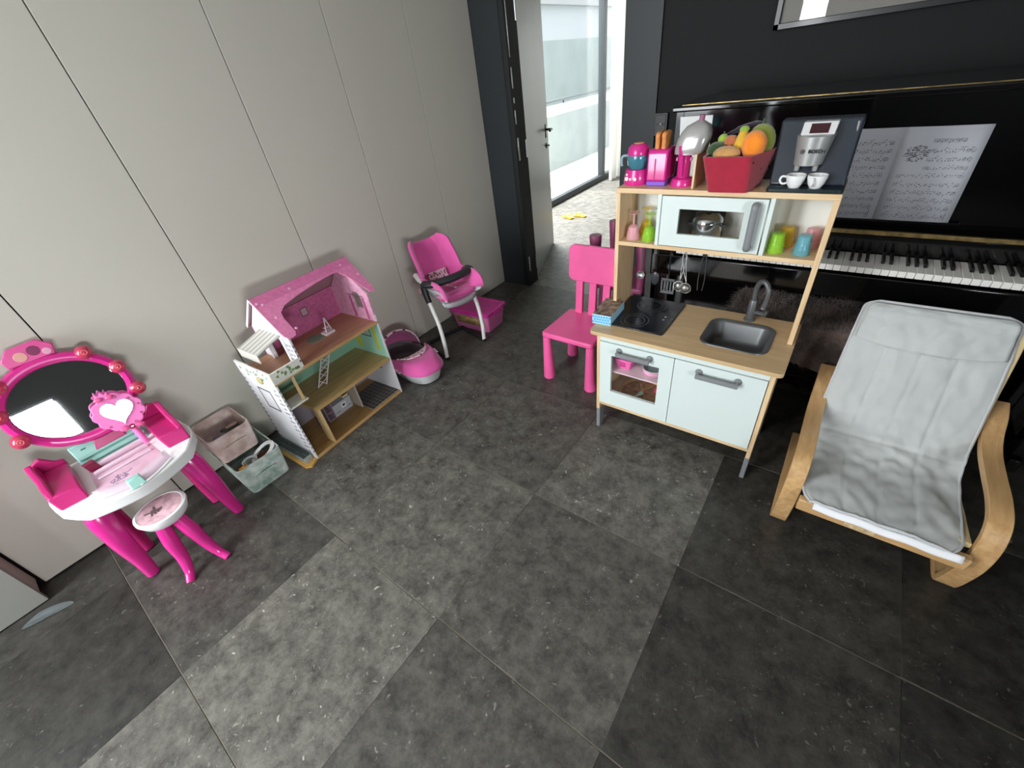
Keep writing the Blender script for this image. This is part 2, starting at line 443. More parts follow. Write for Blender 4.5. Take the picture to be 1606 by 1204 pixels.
G().box(X1 + 0.04, X1 + 0.046, -2.72, -1.75, 0.93, 1.33).build('pane', M_GLASS, w3)

# next room
struct(G().box(X1, X1 + 0.1, 1.37, YN, -0.06, 2.6), 'wall_next_room_right', M_WHITEWALL)
struct(G().box(-2.0, X1 + 0.1, YN, YN + 0.1, -0.06, 2.6), 'wall_next_room_end', M_WHITEWALL)
struct(G().box(-2.0, -0.95, 1.20, 1.30, 0, 2.6), 'wall_next_room_near', M_WHITEWALL)
struct(G().box(-1.85, -1.72, 1.30, YN, 2.35, 2.6), 'wall_next_room_window', M_WHITEWALL)
w2 = struct(G().box(-1.80, -1.72, 1.30, YN, 0, 0.075).box(-1.80, -1.72, 1.30, YN, 2.29, 2.35), 'window_2', M_ALU, bevel=0.002)
for a, b in ((1.30, 1.38), (4.75, 4.83), (6.12, 6.20)):
    G().box(-1.80, -1.72, a, b, 0.075, 2.29).build('window_mullion', M_ALU, w2, bevel=0.002)
for a, b in ((1.38, 4.75), (4.83, 6.12)):
    G().box(-1.77, -1.762, a, b, 0.075, 2.29).build('pane', M_GLASS, w2)
# outside the glass: terrace, parapet with rail, facade opposite
terr = struct(G().box(-9, -1.86, -1, 14, -0.14, -0.06), 'ground_terrace', mat('pale_terrace_paving', '#a3a49f', 0.8, var=(6, 0.12)))
for k in range(8):
    G().box(-9, -1.86, 2.0 + k*1.2, 2.008 + k*1.2, -0.0605, -0.058).build('paving_joint', mat('paving_joint_grey', '#8d8e88', 0.9), terr)
par = thing('terrace_parapet', 'pale grey terrace parapet with dark rail outside the glass', 'parapet', (-3.2, 5.0, -0.06))
G().box(-3.26, -3.14, 0, 13, -0.06, 0.78).build('parapet_wall', mat('grey_render', '#9aa3a1', 0.85, var=(3, 0.06)), par)
G().box(-3.24, -3.16, 0, 13, 0.78, 0.92).build('parapet_coping', M_WHITEWALL, par)
G().box(-3.23, -3.17, 0, 13, 0.965, 1.0).build('hand_rail', mat('rail_grey', '#6f7677', 0.4, metal=0.4), par)
for k in range(7):
    G().cyl((-3.2, 2.0 + k*1.4, 0.9), (-3.2, 2.0 + k*1.4, 0.97), 0.012, seg=8).build('rail_post', M_ALU, par)
fac = thing('neighbour_house', 'pale house front with cream upper storey seen through the glass wall', 'house', (-5.6, 7.0, -0.14))
G().box(-6.1, -5.6, 0, 16, -0.14, 1.98).build('facade', mat('pale_green_render', '#a5b0ac', 0.9, var=(2, 0.05)), fac)
G().box(-6.1, -5.55, 0, 9.3, 1.98, 2.62).build('cream_cladding', mat('cream_cladding', '#d2bd74', 0.9, var=(4, 0.08)), fac)
G().box(-6.1, -5.6, 9.3, 16, 1.98, 2.62).build('facade_side', mat('white_render', '#c3c8c8', 0.9), fac)
G().box(-6.2, -5.45, 0, 16, 2.62, 2.78).build('eaves', mat('grey_eaves', '#b4b6b5', 0.8), fac)
G().box(-6.1, -5.55, 0, 16, 2.78, 4.2).build('upper_wall', mat('white_render', '#c3c8c8', 0.9), fac)
# curtain
def curtain_fn(u, v):
    y = lerp(4.70, 5.75, u); a = u*2*PI*7
    return Vector((-1.60 + 0.035*math.sin(a) + 0.01*math.sin(a*2.3 + v*2), y + 0.02*math.cos(a*1.0), lerp(0.012, 2.5, v)))
cur = thing('curtain', 'white floor-length curtain gathered beside the glass wall', 'curtain', (-1.6, 5.2, 0))
G().grid(curtain_fn, 110, 14).build('curtain_cloth', voile(), cur)
G().cyl((-1.6, 4.7, 2.52), (-1.6, 5.7, 2.52), 0.012).build('curtain_rod', M_WHITEPL, cur)

# open door
dv = Vector((-0.365, 0.885, 0)).normalized(); dang = math.atan2(dv.y, dv.x)
dr = thing('door_leaf', 'open charcoal door leaf with black lever handle', 'door', (-0.632, 1.29, 0), dang)
dr['kind'] = 'structure'; dr.name = 'door_1'
g = G().box(0.0, 0.93, 0.0, 0.042, 0.008, 2.1); g.build('leaf', M_DOOR, dr, world=False, bevel=0.002)
g = G().box(0.80, 0.83, -0.006, 0.0, 0.96, 1.06); g.build('handle_plate', M_BLACKPL, dr, world=False, bevel=0.003)
g = G().tube([(0.815, -0.004, 1.02), (0.815, -0.05, 1.02), (0.80, -0.058, 1.02), (0.70, -0.058, 1.02)], 0.009, 10); g.build('lever_handle', M_BLACKPL, dr, world=False)
g = G().lathe([(0, 0), (0.022, 0), (0.022, 0.006), (0, 0.006)], seg=20, M=Matrix.Translation((0.815, 0, 0.90)) @ Matrix.Rotation(PI/2, 4, 'X')); g.build('lock_rosette', M_BLACKPL, dr, world=False)
g = G().box(0.811, 0.819, -0.03, -0.004, 0.893, 0.907); g.build('key', M_STEEL, dr, world=False)
for z in (0.17, 1.0, 1.75):
    g = G().box(-0.006, 0.022, -0.006, 0.0, z - 0.055, z + 0.055).cyl((-0.004, -0.006, z - 0.055), (-0.004, -0.006, z + 0.055), 0.006, seg=10)
    g.build('hinge', M_STEEL, dr, world=False)

# ------------------------------------------------------------------ play kitchen
K = thing('toy_kitchen', 'birch and white play kitchen with hob, sink and shelf tower', 'play kitchen', (0.96, 0.07, 0))
def kp(g, name, m, parent=None, **k): return g.build(name, m, parent or K, **k)
for x0 in (0.630, 1.277):
    kp(G().box(x0, x0 + 0.016, -0.098, 0.245, 0.118, 0.534), 'side_panel', M_BIRCHV, bevel=0.0015)
for x in (0.632, 1.279):
    for y in (-0.096, 0.20):
        kp(G().box(x - 0.003, x + 0.015, y, y + 0.042, 0.0, 0.118), 'leg', M_GREYPL, bevel=0.003, label='grey plastic leg')
kp(G().box(0.646, 1.277, -0.098, 0.24, 0.152, 0.168), 'bottom_panel', M_BIRCH, bevel=0.001)
kp(G().box(0.646, 1.277, 0.232, 0.24, 0.168, 0.534), 'back_panel', mat('cabinet_back_board', '#c9b8ab', 0.7))
kp(G().box(0.954, 0.962, -0.08, 0.232, 0.168, 0.50), 'inner_divider', M_KWHITE2)
kp(G().box(0.646, 1.277, -0.10, -0.088, 0.502, 0.534), 'front_rail', M_KWHITE, bevel=0.001)
# worktop with the sink cut out
outer = rrect(0.604, 1.312, -0.121, 0.252, 0.018, 5)
inner = rrect(1.018, 1.236, -0.03, 0.172, 0.04, 6)
def worktop():
    g = G(); bm = g.bm; zt, zb = 0.550, 0.534
    for z in (zb, zt):
        vo = [bm.verts.new((x, y, z)) for x, y in outer]; vi = [bm.verts.new((x, y, z)) for x, y in inner]
        eo = [bm.edges.new((vo[i], vo[(i+1) % len(vo)])) for i in range(len(vo))]
        ei = [bm.edges.new((vi[i], vi[(i+1) % len(vi)])) for i in range(len(vi))]
        bmesh.ops.triangle_fill(bm, use_beauty=True, edges=eo + ei)
        if z == zb: lo, li = vo, vi
        else:
            for A, B in ((lo, vo), (li, vi)):
                for i in range(len(A)):
                    j = (i+1) % len(A); bm.faces.new((A[i], A[j], B[j], B[i]))
    return g
kp(worktop(), 'worktop', M_WORKTOP)
# sink
def sink():
    g = G(); bm = g.bm
    loops = []
    for off, z, r in ((-0.008, 0.5505, 0.046), (-0.007, 0.5535, 0.046), (0.004, 0.5525, 0.038), (0.010, 0.545, 0.036), (0.018, 0.482, 0.034), (0.034, 0.468, 0.03)):
        loops.append([bm.verts.new((x, y, z)) for x, y in rrect(1.018 + off, 1.236 - off, -0.03 + off, 0.172 - off, r, 6)])
    for A, B in zip(loops, loops[1:]):
        for i in range(len(A)):
            j = (i+1) % len(A); bm.faces.new((A[i], A[j], B[j], B[i]))
    bm.faces.new(loops[-1])
    return g
kp(sink(), 'sink_bowl', M_SILVERPL, sharp=50)
# hob
hob = kp(G().prism(rrect(0.640, 0.883, -0.046, 0.242, 0.008, 3), 'z', 0.5502, 0.556), 'hob', M_HOB, bevel=0.0012)
for (cx, cy, r) in ((0.742, 0.022, 0.055), (0.758, 0.172, 0.058)):
    for rr_ in (r, r*0.72):
        kp(G().lathe([(rr_, 0.5561), (rr_ + 0.0016, 0.5564), (rr_ + 0.003, 0.5561)], (cx, cy, 0), 40), 'hob_ring', M_RING, hob)
for cx, cy in ((0.846, 0.070), (0.846, 0.096)):
    kp(G().lathe([(0.0, 0.5565), (0.005, 0.5565), (0.005, 0.556)], (cx, cy, 0), 14), 'touch_dot', mat('touch_dot_print', '#8d9096', 0.3), hob)
# doors
od = G()
for a, b, c, d in ((0.648, 0.700, 0.172, 0.499), (0.904, 0.957, 0.172, 0.499), (0.700, 0.904, 0.172, 0.248), (0.700, 0.904, 0.440, 0.499)):
    od.box(a, b, -0.104, -0.090, c, d)
bmesh.ops.remove_doubles(od.bm, verts=od.bm.verts, dist=1e-5)
odo = kp(od, 'oven_door', M_KWHITE)
kp(G().box(0.700, 0.904, -0.099, -0.096, 0.248, 0.440), 'pane', M_GLASS, odo)
cdo = kp(G().box(0.9595, 1.275, -0.104, -0.090, 0.172, 0.499), 'cupboard_door', M_KWHITE, bevel=0.0012)
def bar_handle(x0, x1, z, parent):
    g = G()
    for x in (x0, x1):
        g.lathe([(0, 0), (0.013, 0), (0.013, 0.005), (0.009, 0.010), (0, 0.010)], seg=18, M=Matrix.Translation((x, -0.104, z)) @ Matrix.Rotation(PI/2, 4, 'X'))
        g.box(x - 0.005, x + 0.005, -0.132, -0.110, z - 0.012, z + 0.005)
    g.box(x0 - 0.006, x1 + 0.006, -0.136, -0.126, z - 0.014, z + 0.004)
    kp(g, 'handle', M_GREYPL, parent, bevel=0.002)
bar_handle(0.735, 0.864, 0.474, odo); bar_handle(1.052, 1.186, 0.470, cdo)
kp(G().box(0.646, 0.954, -0.082, 0.232, 0.340, 0.3455), 'oven_shelf', mat('frosted_shelf', '#e3cfd6', 0.35), bevel=0.001)
# tower
for x0 in (0.617, 1.288):
    kp(G().box(x0, x0 + 0.016, 0.080, 0.245, 0.550, 1.050), 'tower_side', M_BIRCHV, bevel=0.0012)
kp(G().box(0.617, 1.304, 0.078, 0.245, 1.0365, 1.0535), 'top_shelf', M_BIRCH, bevel=0.0012)
kp(G().box(0.633, 1.288, 0.080, 0.245, 0.842, 0.857), 'tower_shelf', M_BIRCH, bevel=0.001)
kp(G().box(0.633, 1.288, 0.238, 0.244, 0.857, 1.0365), 'tower_back', M_KWHITE2)
for x in (0.776, 1.129):
    kp(G().box(x, x + 0.013, 0.080, 0.238, 0.857, 1.0365), 'tower_divider', M_KWHITE, bevel=0.001)
md = G()
for a, b, c, d in ((0.793, 0.855, 0.861, 1.033), (1.062, 1.125, 0.861, 1.033), (0.855, 1.062, 0.861, 0.905), (0.855, 1.062, 0.992, 1.033)):
    md.box(a, b, 0.076, 0.088, c, d)
bmesh.ops.remove_doubles(md.bm, verts=md.bm.verts, dist=1e-5)
mdo = kp(md, 'microwave_door', M_KWHITE)
kp(G().box(0.855, 1.062, 0.081, 0.084, 0.905, 0.992), 'pane', M_GLASS, mdo)
kp(G().tube(bez([(1.094, 0.074, 1.018), (1.094, 0.050, 1.020), (1.094, 0.047, 0.99), (1.094, 0.047, 0.92), (1.094, 0.050, 0.884), (1.094, 0.074, 0.884)], 6), 0.011, 10, flat=0.75), 'handle', M_GREYPL, mdo)
kp(G().box(0.789, 0.975, 0.23, 0.2375, 0.857, 1.0365), 'microwave_back', mat('grey_microwave_backing', '#56524d', 0.6))  # darker panel over the left half of the microwave back
# rail with hooks below the shelf
rail = kp(G().cyl((0.633, 0.222, 0.805), (1.288, 0.222, 0.805), 0.0045, seg=10), 'utensil_rail', M_STEEL)
# tap
tap = kp(G().lathe([(0, 0.5502), (0.021, 0.5502), (0.021, 0.556), (0.0155, 0.560), (0.0155, 0.632), (0.012, 0.638), (0, 0.638)], (1.138, 0.212, 0), 22), 'tap_body', M_SILVERPL)
kp(G().tube(bez([(1.138, 0.212, 0.63), (1.136, 0.212, 0.68), (1.147, 0.206, 0.712), (1.166, 0.197, 0.712), (1.180, 0.189, 0.685), (1.180, 0.187, 0.645), (1.176, 0.187, 0.618)], 7), [0.0095]*42 + [0.012], 14), 'spout', M_SILVERPL, tap) 
kp(G().tube([(1.150, 0.208, 0.588), (1.170, 0.200, 0.590), (1.186, 0.193, 0.592)], [0.008, 0.009, 0.010], 12).cyl((1.186, 0.193, 0.585), (1.192, 0.190, 0.610), 0.006, seg=10), 'tap_lever', M_SILVERPL, tap)
bpy.context.view_layer.update()

# food and dishes behind the oven pane
t = thing('lunch_box', 'small pink toy basket with lilac lid on oven shelf', 'toy basket', (0.7310, -0.02, 0.3455))
g = G(); g.hexa([(0.7030,-0.045,0.3456),(0.7590,-0.045,0.3456),(0.7590,0.005,0.3456),(0.7030,0.005,0.3456)], [(0.6920,-0.055,0.392),(0.7700,-0.055,0.392),(0.7700,0.015,0.392),(0.6920,0.015,0.392)])
g.build('basket', mat('candy_pink_plastic', '#f062b0', 0.35), t, bevel=0.004)
for z in (0.362, 0.375):
    G().box(0.7180, 0.7440, -0.0535, -0.049, z, z + 0.006).build('slot', mat('dark_pink_slot', '#b02f74', 0.5), t)
g = G().prism(rrect(0.6880, 0.7740, -0.060, 0.020, 0.018, 4), 'z', 0.392, 0.399); g.build('rim', mat('candy_pink_plastic', '#f062b0', 0.35), t, bevel=0.002)
g = G().ball((0.7310, -0.02, 0.399), 0.036, 0.032, 0.014); g.build('lid', mat('lilac_plastic', '#8f7fd0', 0.3), t)
t = thing('toy_pan', 'round pale pink toy dish with grey inside on oven shelf', 'toy dish', (0.855, -0.01, 0.3455))
G().lathe([(0, 0.3456), (0.036, 0.3456), (0.044, 0.352), (0.047, 0.372), (0.044, 0.372), (0.041, 0.356), (0, 0.355)], (0.855, -0.012, 0), 36).build('dish', mat('pale_pink_dish', '#f5b4d4', 0.35), t)
G().lathe([(0, 0.3575), (0.0385, 0.3575), (0.0425, 0.3735), (0.045, 0.3745), (0.0475, 0.3725)], (0.855, -0.012, 0), 36).build('inner_dish', mat('slate_grey_plastic', '#b3c2c4', 0.35), t)
t = thing('toy_pizza', 'brown round toy pizza on the oven floor below the shelf', 'toy pizza', (0.79, 0.02, 0.168))
for k in range(6):
    a0, a1 = k*PI/3 + 0.03, (k+1)*PI/3 - 0.03
    poly = [(0.795 + 0.004*math.cos((a0+a1)/2), 0.03 + 0.004*math.sin((a0+a1)/2))] + [(0.795 + 0.098*math.cos(lerp(a0, a1, q/8)), 0.03 + 0.098*math.sin(lerp(a0, a1, q/8))) for q in range(9)]
    sl = G().prism(poly, 'z', 0.168, 0.182); so = sl.build('slice', mat('pizza_topping', '#c08e58', 0.7, var=(45, 0.4), col2='#8f5b35', bump=(90, 0.4)), t, bevel=0.003)
    cr = G().tube([(0.795 + 0.097*math.cos(lerp(a0, a1, q/8)), 0.03 + 0.097*math.sin(lerp(a0, a1, q/8)), 0.183) for q in range(9)], 0.008, 8)
    cr.build('crust', mat('baked_crust', '#d0a468', 0.7), so)
g = G().hexa([(0.845,0.045,0.184),(0.885,0.035,0.184),(0.892,0.075,0.184),(0.85,0.085,0.184)], [(0.847,0.047,0.212),(0.883,0.038,0.212),(0.89,0.072,0.212),(0.852,0.082,0.212)])
single(g, 'toy_block', mat('coral_pink_plastic', '#ee4f77', 0.4), 'coral pink toy piece lying on the toy pizza', 'toy', (0.868, 0.06, 0.184), bevel=0.005)
g = G().tube([(0.768, -0.055, 0.192), (0.79, -0.02, 0.194), (0.806, 0.012, 0.196)], [0.007, 0.006, 0.012], 10, flat=0.6)
single(g, 'toy_spatula', mat('pale_green_plastic', '#a9c3a4', 0.4), 'pale green toy cutter lying across the toy pizza', 'toy cutlery', (0.79, -0.02, 0.184))
# pot in the microwave
t = thing('toy_pot', 'small steel toy pot with domed lid inside the microwave', 'toy pot', (0.938, 0.155, 0.857))
c = (0.938, 0.150, 0)
G().lathe([(0, 0.8571), (0.044, 0.8571), (0.05, 0.866), (0.05, 0.934), (0.053, 0.936), (0.047, 0.936), (0.046, 0.87), (0, 0.868)], c, 32).build('pot_body', M_CHROME, t)
lid = G().lathe([(0.051, 0.9365), (0.049, 0.946), (0.033, 0.962), (0.008, 0.969), (0, 0.969)], c, 32).build('pot_lid', M_CHROME, t)
G().lathe([(0.004, 0.968), (0.004, 0.978), (0.012, 0.981), (0.012, 0.988), (0, 0.990)], c, 16).build('knob', M_BLACKPL, lid)
for s in (-1, 1):
    G().tube(bez([(c[0] + s*0.048, 0.145, 0.922), (c[0] + s*0.068, 0.145, 0.924), (c[0] + s*0.068, 0.165, 0.924), (c[0] + s*0.048, 0.165, 0.922)], 5), 0.0035, 8).build('pot_handle', M_BLACKPL, t)

# upturned toy glasses
def tint(name, col): return mat('clear_' + name + '_plastic', col, 0.12, trans=0.35, coat=0.3, ior=1.2, alpha=0.58)
def wine_glass(m, label, x, y):
    t = thing('toy_wine_glass', label, 'toy glass', (x, y, 0.857), 0, 'upturned toy wine glasses on the left tower shelf')
    G().lathe([(0.0245, 0), (0.023, 0), (0.022, 0.02), (0.016, 0.044), (0.004, 0.052), (0, 0.052)][::1] + [(0, 0.056), (0.006, 0.056), (0.019, 0.046), (0.0245, 0.02), (0.0265, 0.0), (0.0245, 0)], (x, y, 0.8573), 24).build('bowl', m, t)
    G().lathe([(0.0045, 0.055), (0.004, 0.085), (0.006, 0.094)], (x, y, 0.857), 14).build('stem', m, t)
    G().lathe([(0.005, 0.094), (0.021, 0.097), (0.022, 0.1), (0, 0.1015)], (x, y, 0.857), 24).build('foot', m, t)
wine_glass(tint('pink', '#fbc3cd'), 'clear pink toy wine glass upturned at front of left shelf', 0.672, 0.128)
wine_glass(tint('green', '#b2ea4c'), 'clear lime green toy wine glass upturned beside microwave', 0.736, 0.126)
wine_glass(tint('yellow', '#f8d850'), 'clear yellow toy wine glass upturned behind the pink one', 0.698, 0.196)
wine_glass(tint('blue', '#7fc7d6'), 'clear blue toy wine glass upturned behind the green one', 0.752, 0.202)
def tumbler(m, label, x, y):
    t = thing('toy_tumbler', label, 'toy glass', (x, y, 0.857), 0, 'upturned toy tumblers on the right tower shelf')
    G().lathe([(0.0245, 0), (0.023, 0), (0.0175, 0.056), (0, 0.058), (0, 0.0625), (0.0175, 0.0625), (0.0195, 0.060), (0.0225, 0.022), (0.0232, 0.020), (0.0252, 0.004), (0.0245, 0)], (x, y, 0.8573), 26).build('cup_wall', m, t)
    for z in (0.02, 0.026):
        G().lathe([(0.0222, z), (0.0238, z + 0.001), (0.0222, z + 0.002)], (x, y, 0.857), 26).build('ridge', m, t)
tumbler(tint('green', '#b2ea4c'), 'clear lime green toy tumbler upturned nearest the microwave', 1.168, 0.128)
tumbler(tint('yellow', '#f8d850'), 'clear yellow toy tumbler upturned behind the green tumbler', 1.186, 0.196)
tumbler(tint('blue', '#6cd2e2'), 'clear blue toy tumbler upturned at the shelf front', 1.244, 0.130)
tumbler(tint('pink', '#f3a0aa'), 'clear pink toy tumbler upturned behind the blue tumbler', 1.258, 0.200)

# hanging utensils
def hook(g, x, y=0.222, z=0.805): g.tube(bez([(x, y + 0.006, z - 0.004), (x, y + 0.006, z + 0.005), (x, y - 0.002, z + 0.010), (x, y - 0.008, z + 0.002), (x, y - 0.008, z - 0.012)], 5), 0.0018, 6)
GU = 'toy utensils hanging from the kitchen rail'
def utensil(name, label, x):
    return thing(name, label, 'toy utensil', (x, 0.214, 0.63), 0, GU)
x = 0.685; t = utensil('toy_ladle', 'small steel toy ladle hanging leftmost on the rail', x)
g = G(); hook(g, x); g.build('hook', M_STEEL, t)
G().tube([(x, 0.214, 0.795), (x, 0.214, 0.72), (x - 0.002, 0.214, 0.69)], [0.003, 0.0028, 0.003], 8, flat=1.0).build('handle', M_STEEL, t)
G().lathe([(0, -0.018), (0.012, -0.014), (0.018, 0.0), (0.0165, 0.0), (0.011, -0.012), (0, -0.016)], seg=22, M=Matrix.Translation((x - 0.002, 0.208, 0.672)) @ Matrix.Rotation(PI/2, 4, 'X')).build('scoop', M_STEEL, t)
x = 0.747; t = utensil('toy_spoon', 'black toy serving spoon hanging beside the steel ladle', x)
g = G(); hook(g, x); g.build('hook', M_STEEL, t)
G().tube([(x, 0.214, 0.795), (x, 0.214, 0.70)], [0.0055, 0.004], 8, flat=0.6).build('handle', M_BLACKPL, t)
G().ball((x, 0.212, 0.665), 0.018, 0.006, 0.030).build('scoop', mat('dark_grey_plastic', '#34373a', 0.3), t)
x = 0.803; t = utensil('toy_spatula', 'slotted grey toy spatula hanging in the middle of rail', x)
g = G(); hook(g, x); g.build('hook', M_STEEL, t)
G().tube([(x, 0.214, 0.795), (x, 0.214, 0.715), (x + 0.002, 0.214, 0.668)], [0.0055, 0.0045, 0.003], 8, flat=0.6).build('handle', M_BLACKPL, t)
g = G()
for k in range(5): g.box(x - 0.028 + k*0.0125, x - 0.022 + k*0.0125, 0.2125, 0.2155, 0.612, 0.664)
g.box(x - 0.028, x + 0.028, 0.2125, 0.2155, 0.604, 0.616).box(x - 0.028, x + 0.028, 0.2125, 0.2155, 0.660, 0.670)
g.build('blade', M_SILVERPL, t)
for x, lab, yy in ((0.850, 'wire toy skimmer hanging left of the other skimmer', 0.216), (0.880, 'wire toy skimmer hanging nearest the toy tongs', 0.206)):
    t = utensil('toy_skimmer', lab, x)
    hx = 0.860; g = G(); hook(g, hx + (x - 0.865)*0.2); g.build('hook', M_STEEL, t)
    for s in (-1, 1):
        G().tube(bez([(hx, yy, 0.792), (hx + s*0.007, yy, 0.77), (lerp(hx, x, .5) + s*0.004, yy, 0.71), (x, yy, 0.668)], 5), 0.0017, 6).build('handle_wire', M_CHROME, t)
    M = Matrix.Translation((x, yy - 0.004, 0.645)) @ Matrix.Rotation(PI/2, 4, 'X')
    G().tube([M @ Vector((0.022*math.cos(a*2*PI/24), 0.022*math.sin(a*2*PI/24), 0)) for a in range(24)], 0.0016, 6, closed=True).build('rim', M_CHROME, t)
    G().lathe([(0.022, 0), (0.018, -0.009), (0.009, -0.014), (0, -0.015)], seg=20, M=M @ Matrix.Rotation(PI, 4, 'X')).build('wire_bowl', mat('steel_mesh', '#b5b5b0', 0.35, metal=0.9, alpha=0.55), t)
x = 0.934; t = utensil('toy_tongs', 'steel toy tongs hanging rightmost on the rail', x)
g = G(); hook(g, x); g.build('hook', M_STEEL, t)
for s in (-1, 1):
    G().tube(bez([(x + s*0.004, 0.214, 0.792), (x + s*0.008, 0.214, 0.76), (x + s*0.012, 0.214, 0.69), (x + s*0.009, 0.214, 0.640)], 6), 0.0036, 8, flat=0.5).build('arm', M_SILVERPL, t)
G().box(x - 0.008, x + 0.008, 0.210, 0.218, 0.778, 0.796).build('hinge_cap', M_BLACKPL, t, bevel=0.002)

# puzzle box at the worktop corner
t = thing('card_box', 'small cardboard box with brown top and blue scaled side on worktop', 'box', (0.625, 0.02, 0.5502), 0.06)
def bx(x0, x1, y0, y1, z0, z1): return G().box(x0, x1, y0, y1, z0, z1)
bx(-0.041, 0.041, -0.078, 0.078, 0, 0.044).build('box_body', mat('pale_blue_card', '#a8d4ea', 0.5), t, world=False, bevel=0.001)
bx(-0.041, 0.041, -0.078, 0.078, 0.044, 0.0455).build('box_top', mat('brown_photo_print', '#a98f7a', 0.45, var=(55, 0.6), col2='#4d342c'), t, world=False)
for r_ in range(3):
    for k in range(7):
        cx = -0.036 + k*0.012 + (0.006 if r_ % 2 else 0)
        if cx > 0.037: continue
        G().lathe([(0, 0), (0.0056, 0), (0.005, 0.0006), (0, 0.0006)], seg=6, M=Matrix.Translation((cx, -0.078, 0.010 + r_*0.012)) @ Matrix.Rotation(PI/2, 4, 'X')).build('print_scale', mat('sky_blue_print', '#4fa5d8', 0.45), t, world=False)

# ------------------------------------------------------------------ on top of the tower (z 1.0535)
ZT = 1.0537
# toy blender
t = thing('toy_blender', 'pink toy blender with blue jar at left end of tower', 'toy appliance', (0.662, 0.160, ZT))
cx, cy = 0.662, 0.160
G().lathe([(0, 0), (0.046, 0), (0.048, 0.006), (0.045, 0.03), (0.040, 0.05), (0, 0.05)], (cx, cy, ZT), 30).build('base', M_HOT, t)
G().lathe([(0, 0.05), (0.028, 0.05), (0.036, 0.062), (0.0385, 0.085), (0.0365, 0.096), (0, 0.096)], (cx, cy, ZT), 30).build('jar', mat('smoky_blue_plastic', '#4f93a8', 0.15, trans=0.4, coat=0.4), t)
G().lathe([(0.038, 0.096), (0.0385, 0.10), (0.036, 0.118), (0.024, 0.130), (0.0, 0.1315)], (cx, cy, ZT), 30).build('lid', M_HOT, t)
G().lathe([(0.018, 0.1312), (0.016, 0.1335), (0, 0.134)], (cx, cy, ZT), 20).build('lid_button', mat('peach_plastic', '#e39a78', 0.4), t)
G().tube(bez([(cx - 0.034, cy - 0.01, ZT + 0.094), (cx - 0.054, cy - 0.014, ZT + 0.092), (cx - 0.058, cy - 0.014, ZT + 0.075), (cx - 0.056, cy - 0.014, ZT + 0.06)], 6), 0.0045, 8).build('jar_handle', mat('grey_blue_plastic', '#8ea7b0', 0.3), t)
for dx, dz, r_ in ((-0.024, 0.022, 0.007), (-0.008, 0.022, 0.0045), (0.010, 0.022, 0.006), (-0.024, 0.036, 0.0035)):
    yy = cy - math.sqrt(0.046**2 - dx*dx) + 0.0005
    G().lathe([(0, 0), (r_, 0), (r_, 0.003), (0, 0.004)], seg=14, M=Matrix.Translation((cx + dx, yy, ZT + dz)) @ Matrix.Rotation(PI/2, 4, 'X')).build('button', mat('pale_cream_plastic', '#f0d9d3', 0.4), t)
# toy toaster
t = thing('toy_toaster', 'magenta toy toaster with two toast slices up beside the blender', 'toy appliance', (0.745, 0.165, ZT))
def toaster():
    g = G(); poly = [(0.116, 0.016), (0.216, 0.016), (0.216, 0.10), (0.206, 0.116), (0.132, 0.116), (0.122, 0.108), (0.118, 0.088)]
    return g.prism([(y, ZT + z) for y, z in poly], 'x', 0.712, 0.782)
toaster().build('body', M_HOT, t, bevel=0.006, seg=3)
G().box(0.713, 0.781, 0.118, 0.214, ZT, ZT + 0.016).build('base', mat('violet_plastic', '#7a4fc0', 0.35), t, bevel=0.003)
G().box(0.740, 0.743, 0.1145, 0.118, ZT + 0.02, ZT + 0.088).build('lever_slot', M_HOTD, t)
for dx in (-0.011, 0.011):
    pts = [(-0.030, 0.09), (0.030, 0.09), (0.030, 0.142), (0.034, 0.150), (0.030, 0.162), (0.014, 0.167), (0, 0.163), (-0.014, 0.167), (-0.030, 0.162), (-0.034, 0.150), (-0.030, 0.142)]
    G().prism([(0.165 + a, ZT + z) for a, z in pts], 'x', 0.747 + dx - 0.0075, 0.747 + dx + 0.0075).build('toast', mat('toast_brown', '#d08a4e', 0.55, var=(30, 0.2)), t, bevel=0.004)
# toy mixer: magenta stand, pearl grey tilted head
t = thing('toy_mixer', 'toy stand mixer with magenta stand and pearl grey head', 'toy appliance', (0.834, 0.155, ZT))
cx, cy = 0.832, 0.150
G().lathe([(0, 0), (0.040, 0), (0.041, 0.006), (0.034, 0.022), (0.025, 0.026), (0, 0.026)], (cx, cy, ZT), 28).build('foot', M_HOT, t)
G().prism([(cx + 0.022*math.cos(a*PI/4 + .39), cy + 0.022*math.sin(a*PI/4 + .39)) for a in range(8)], 'z', ZT + 0.022, ZT + 0.104).build('column', M_HOT, t, bevel=0.003)
G().tube([(cx - 0.002, cy - 0.022, ZT + 0.03), (cx - 0.004, cy - 0.026, ZT + 0.09), (cx - 0.010, cy - 0.024, ZT + 0.125)], 0.0085, 8).build('front_rib', M_HOT, t)
for s in (-1, 1):
    G().lathe([(0, 0), (0.007, 0), (0.006, 0.005), (0, 0.006)], seg=14, M=Matrix.Translation((cx + s*0.021, cy - 0.006, ZT + 0.082)) @ Matrix.Rotation(s*PI/2, 4, 'Y')).build('knob', M_LPINK, t)
def head(u, v):
    a = u*2*PI
    # v runs from the blunt front bottom to the rounded top
    zz = lerp(0.100, 0.192, v)
    w = [0.049, 0.053, 0.054, 0.053, 0.048, 0.038, 0.008][min(6, int(v*6))]
    w2 = [0.049, 0.053, 0.054, 0.053, 0.048, 0.038, 0.008][min(6, int(v*6) + 1)]
    w = lerp(w, w2, v*6 - int(v*6))
    sx = math.copysign(abs(math.cos(a))**0.6, math.cos(a)); sy = math.copysign(abs(math.sin(a))**0.6, math.sin(a))
    return Vector((cx + 0.012 + v*0.020 + w*0.95*sx, cy + 0.004 + v*0.012 + w*0.72*sy, ZT + zz - 0.012*sx*(1-v)*-1*0))
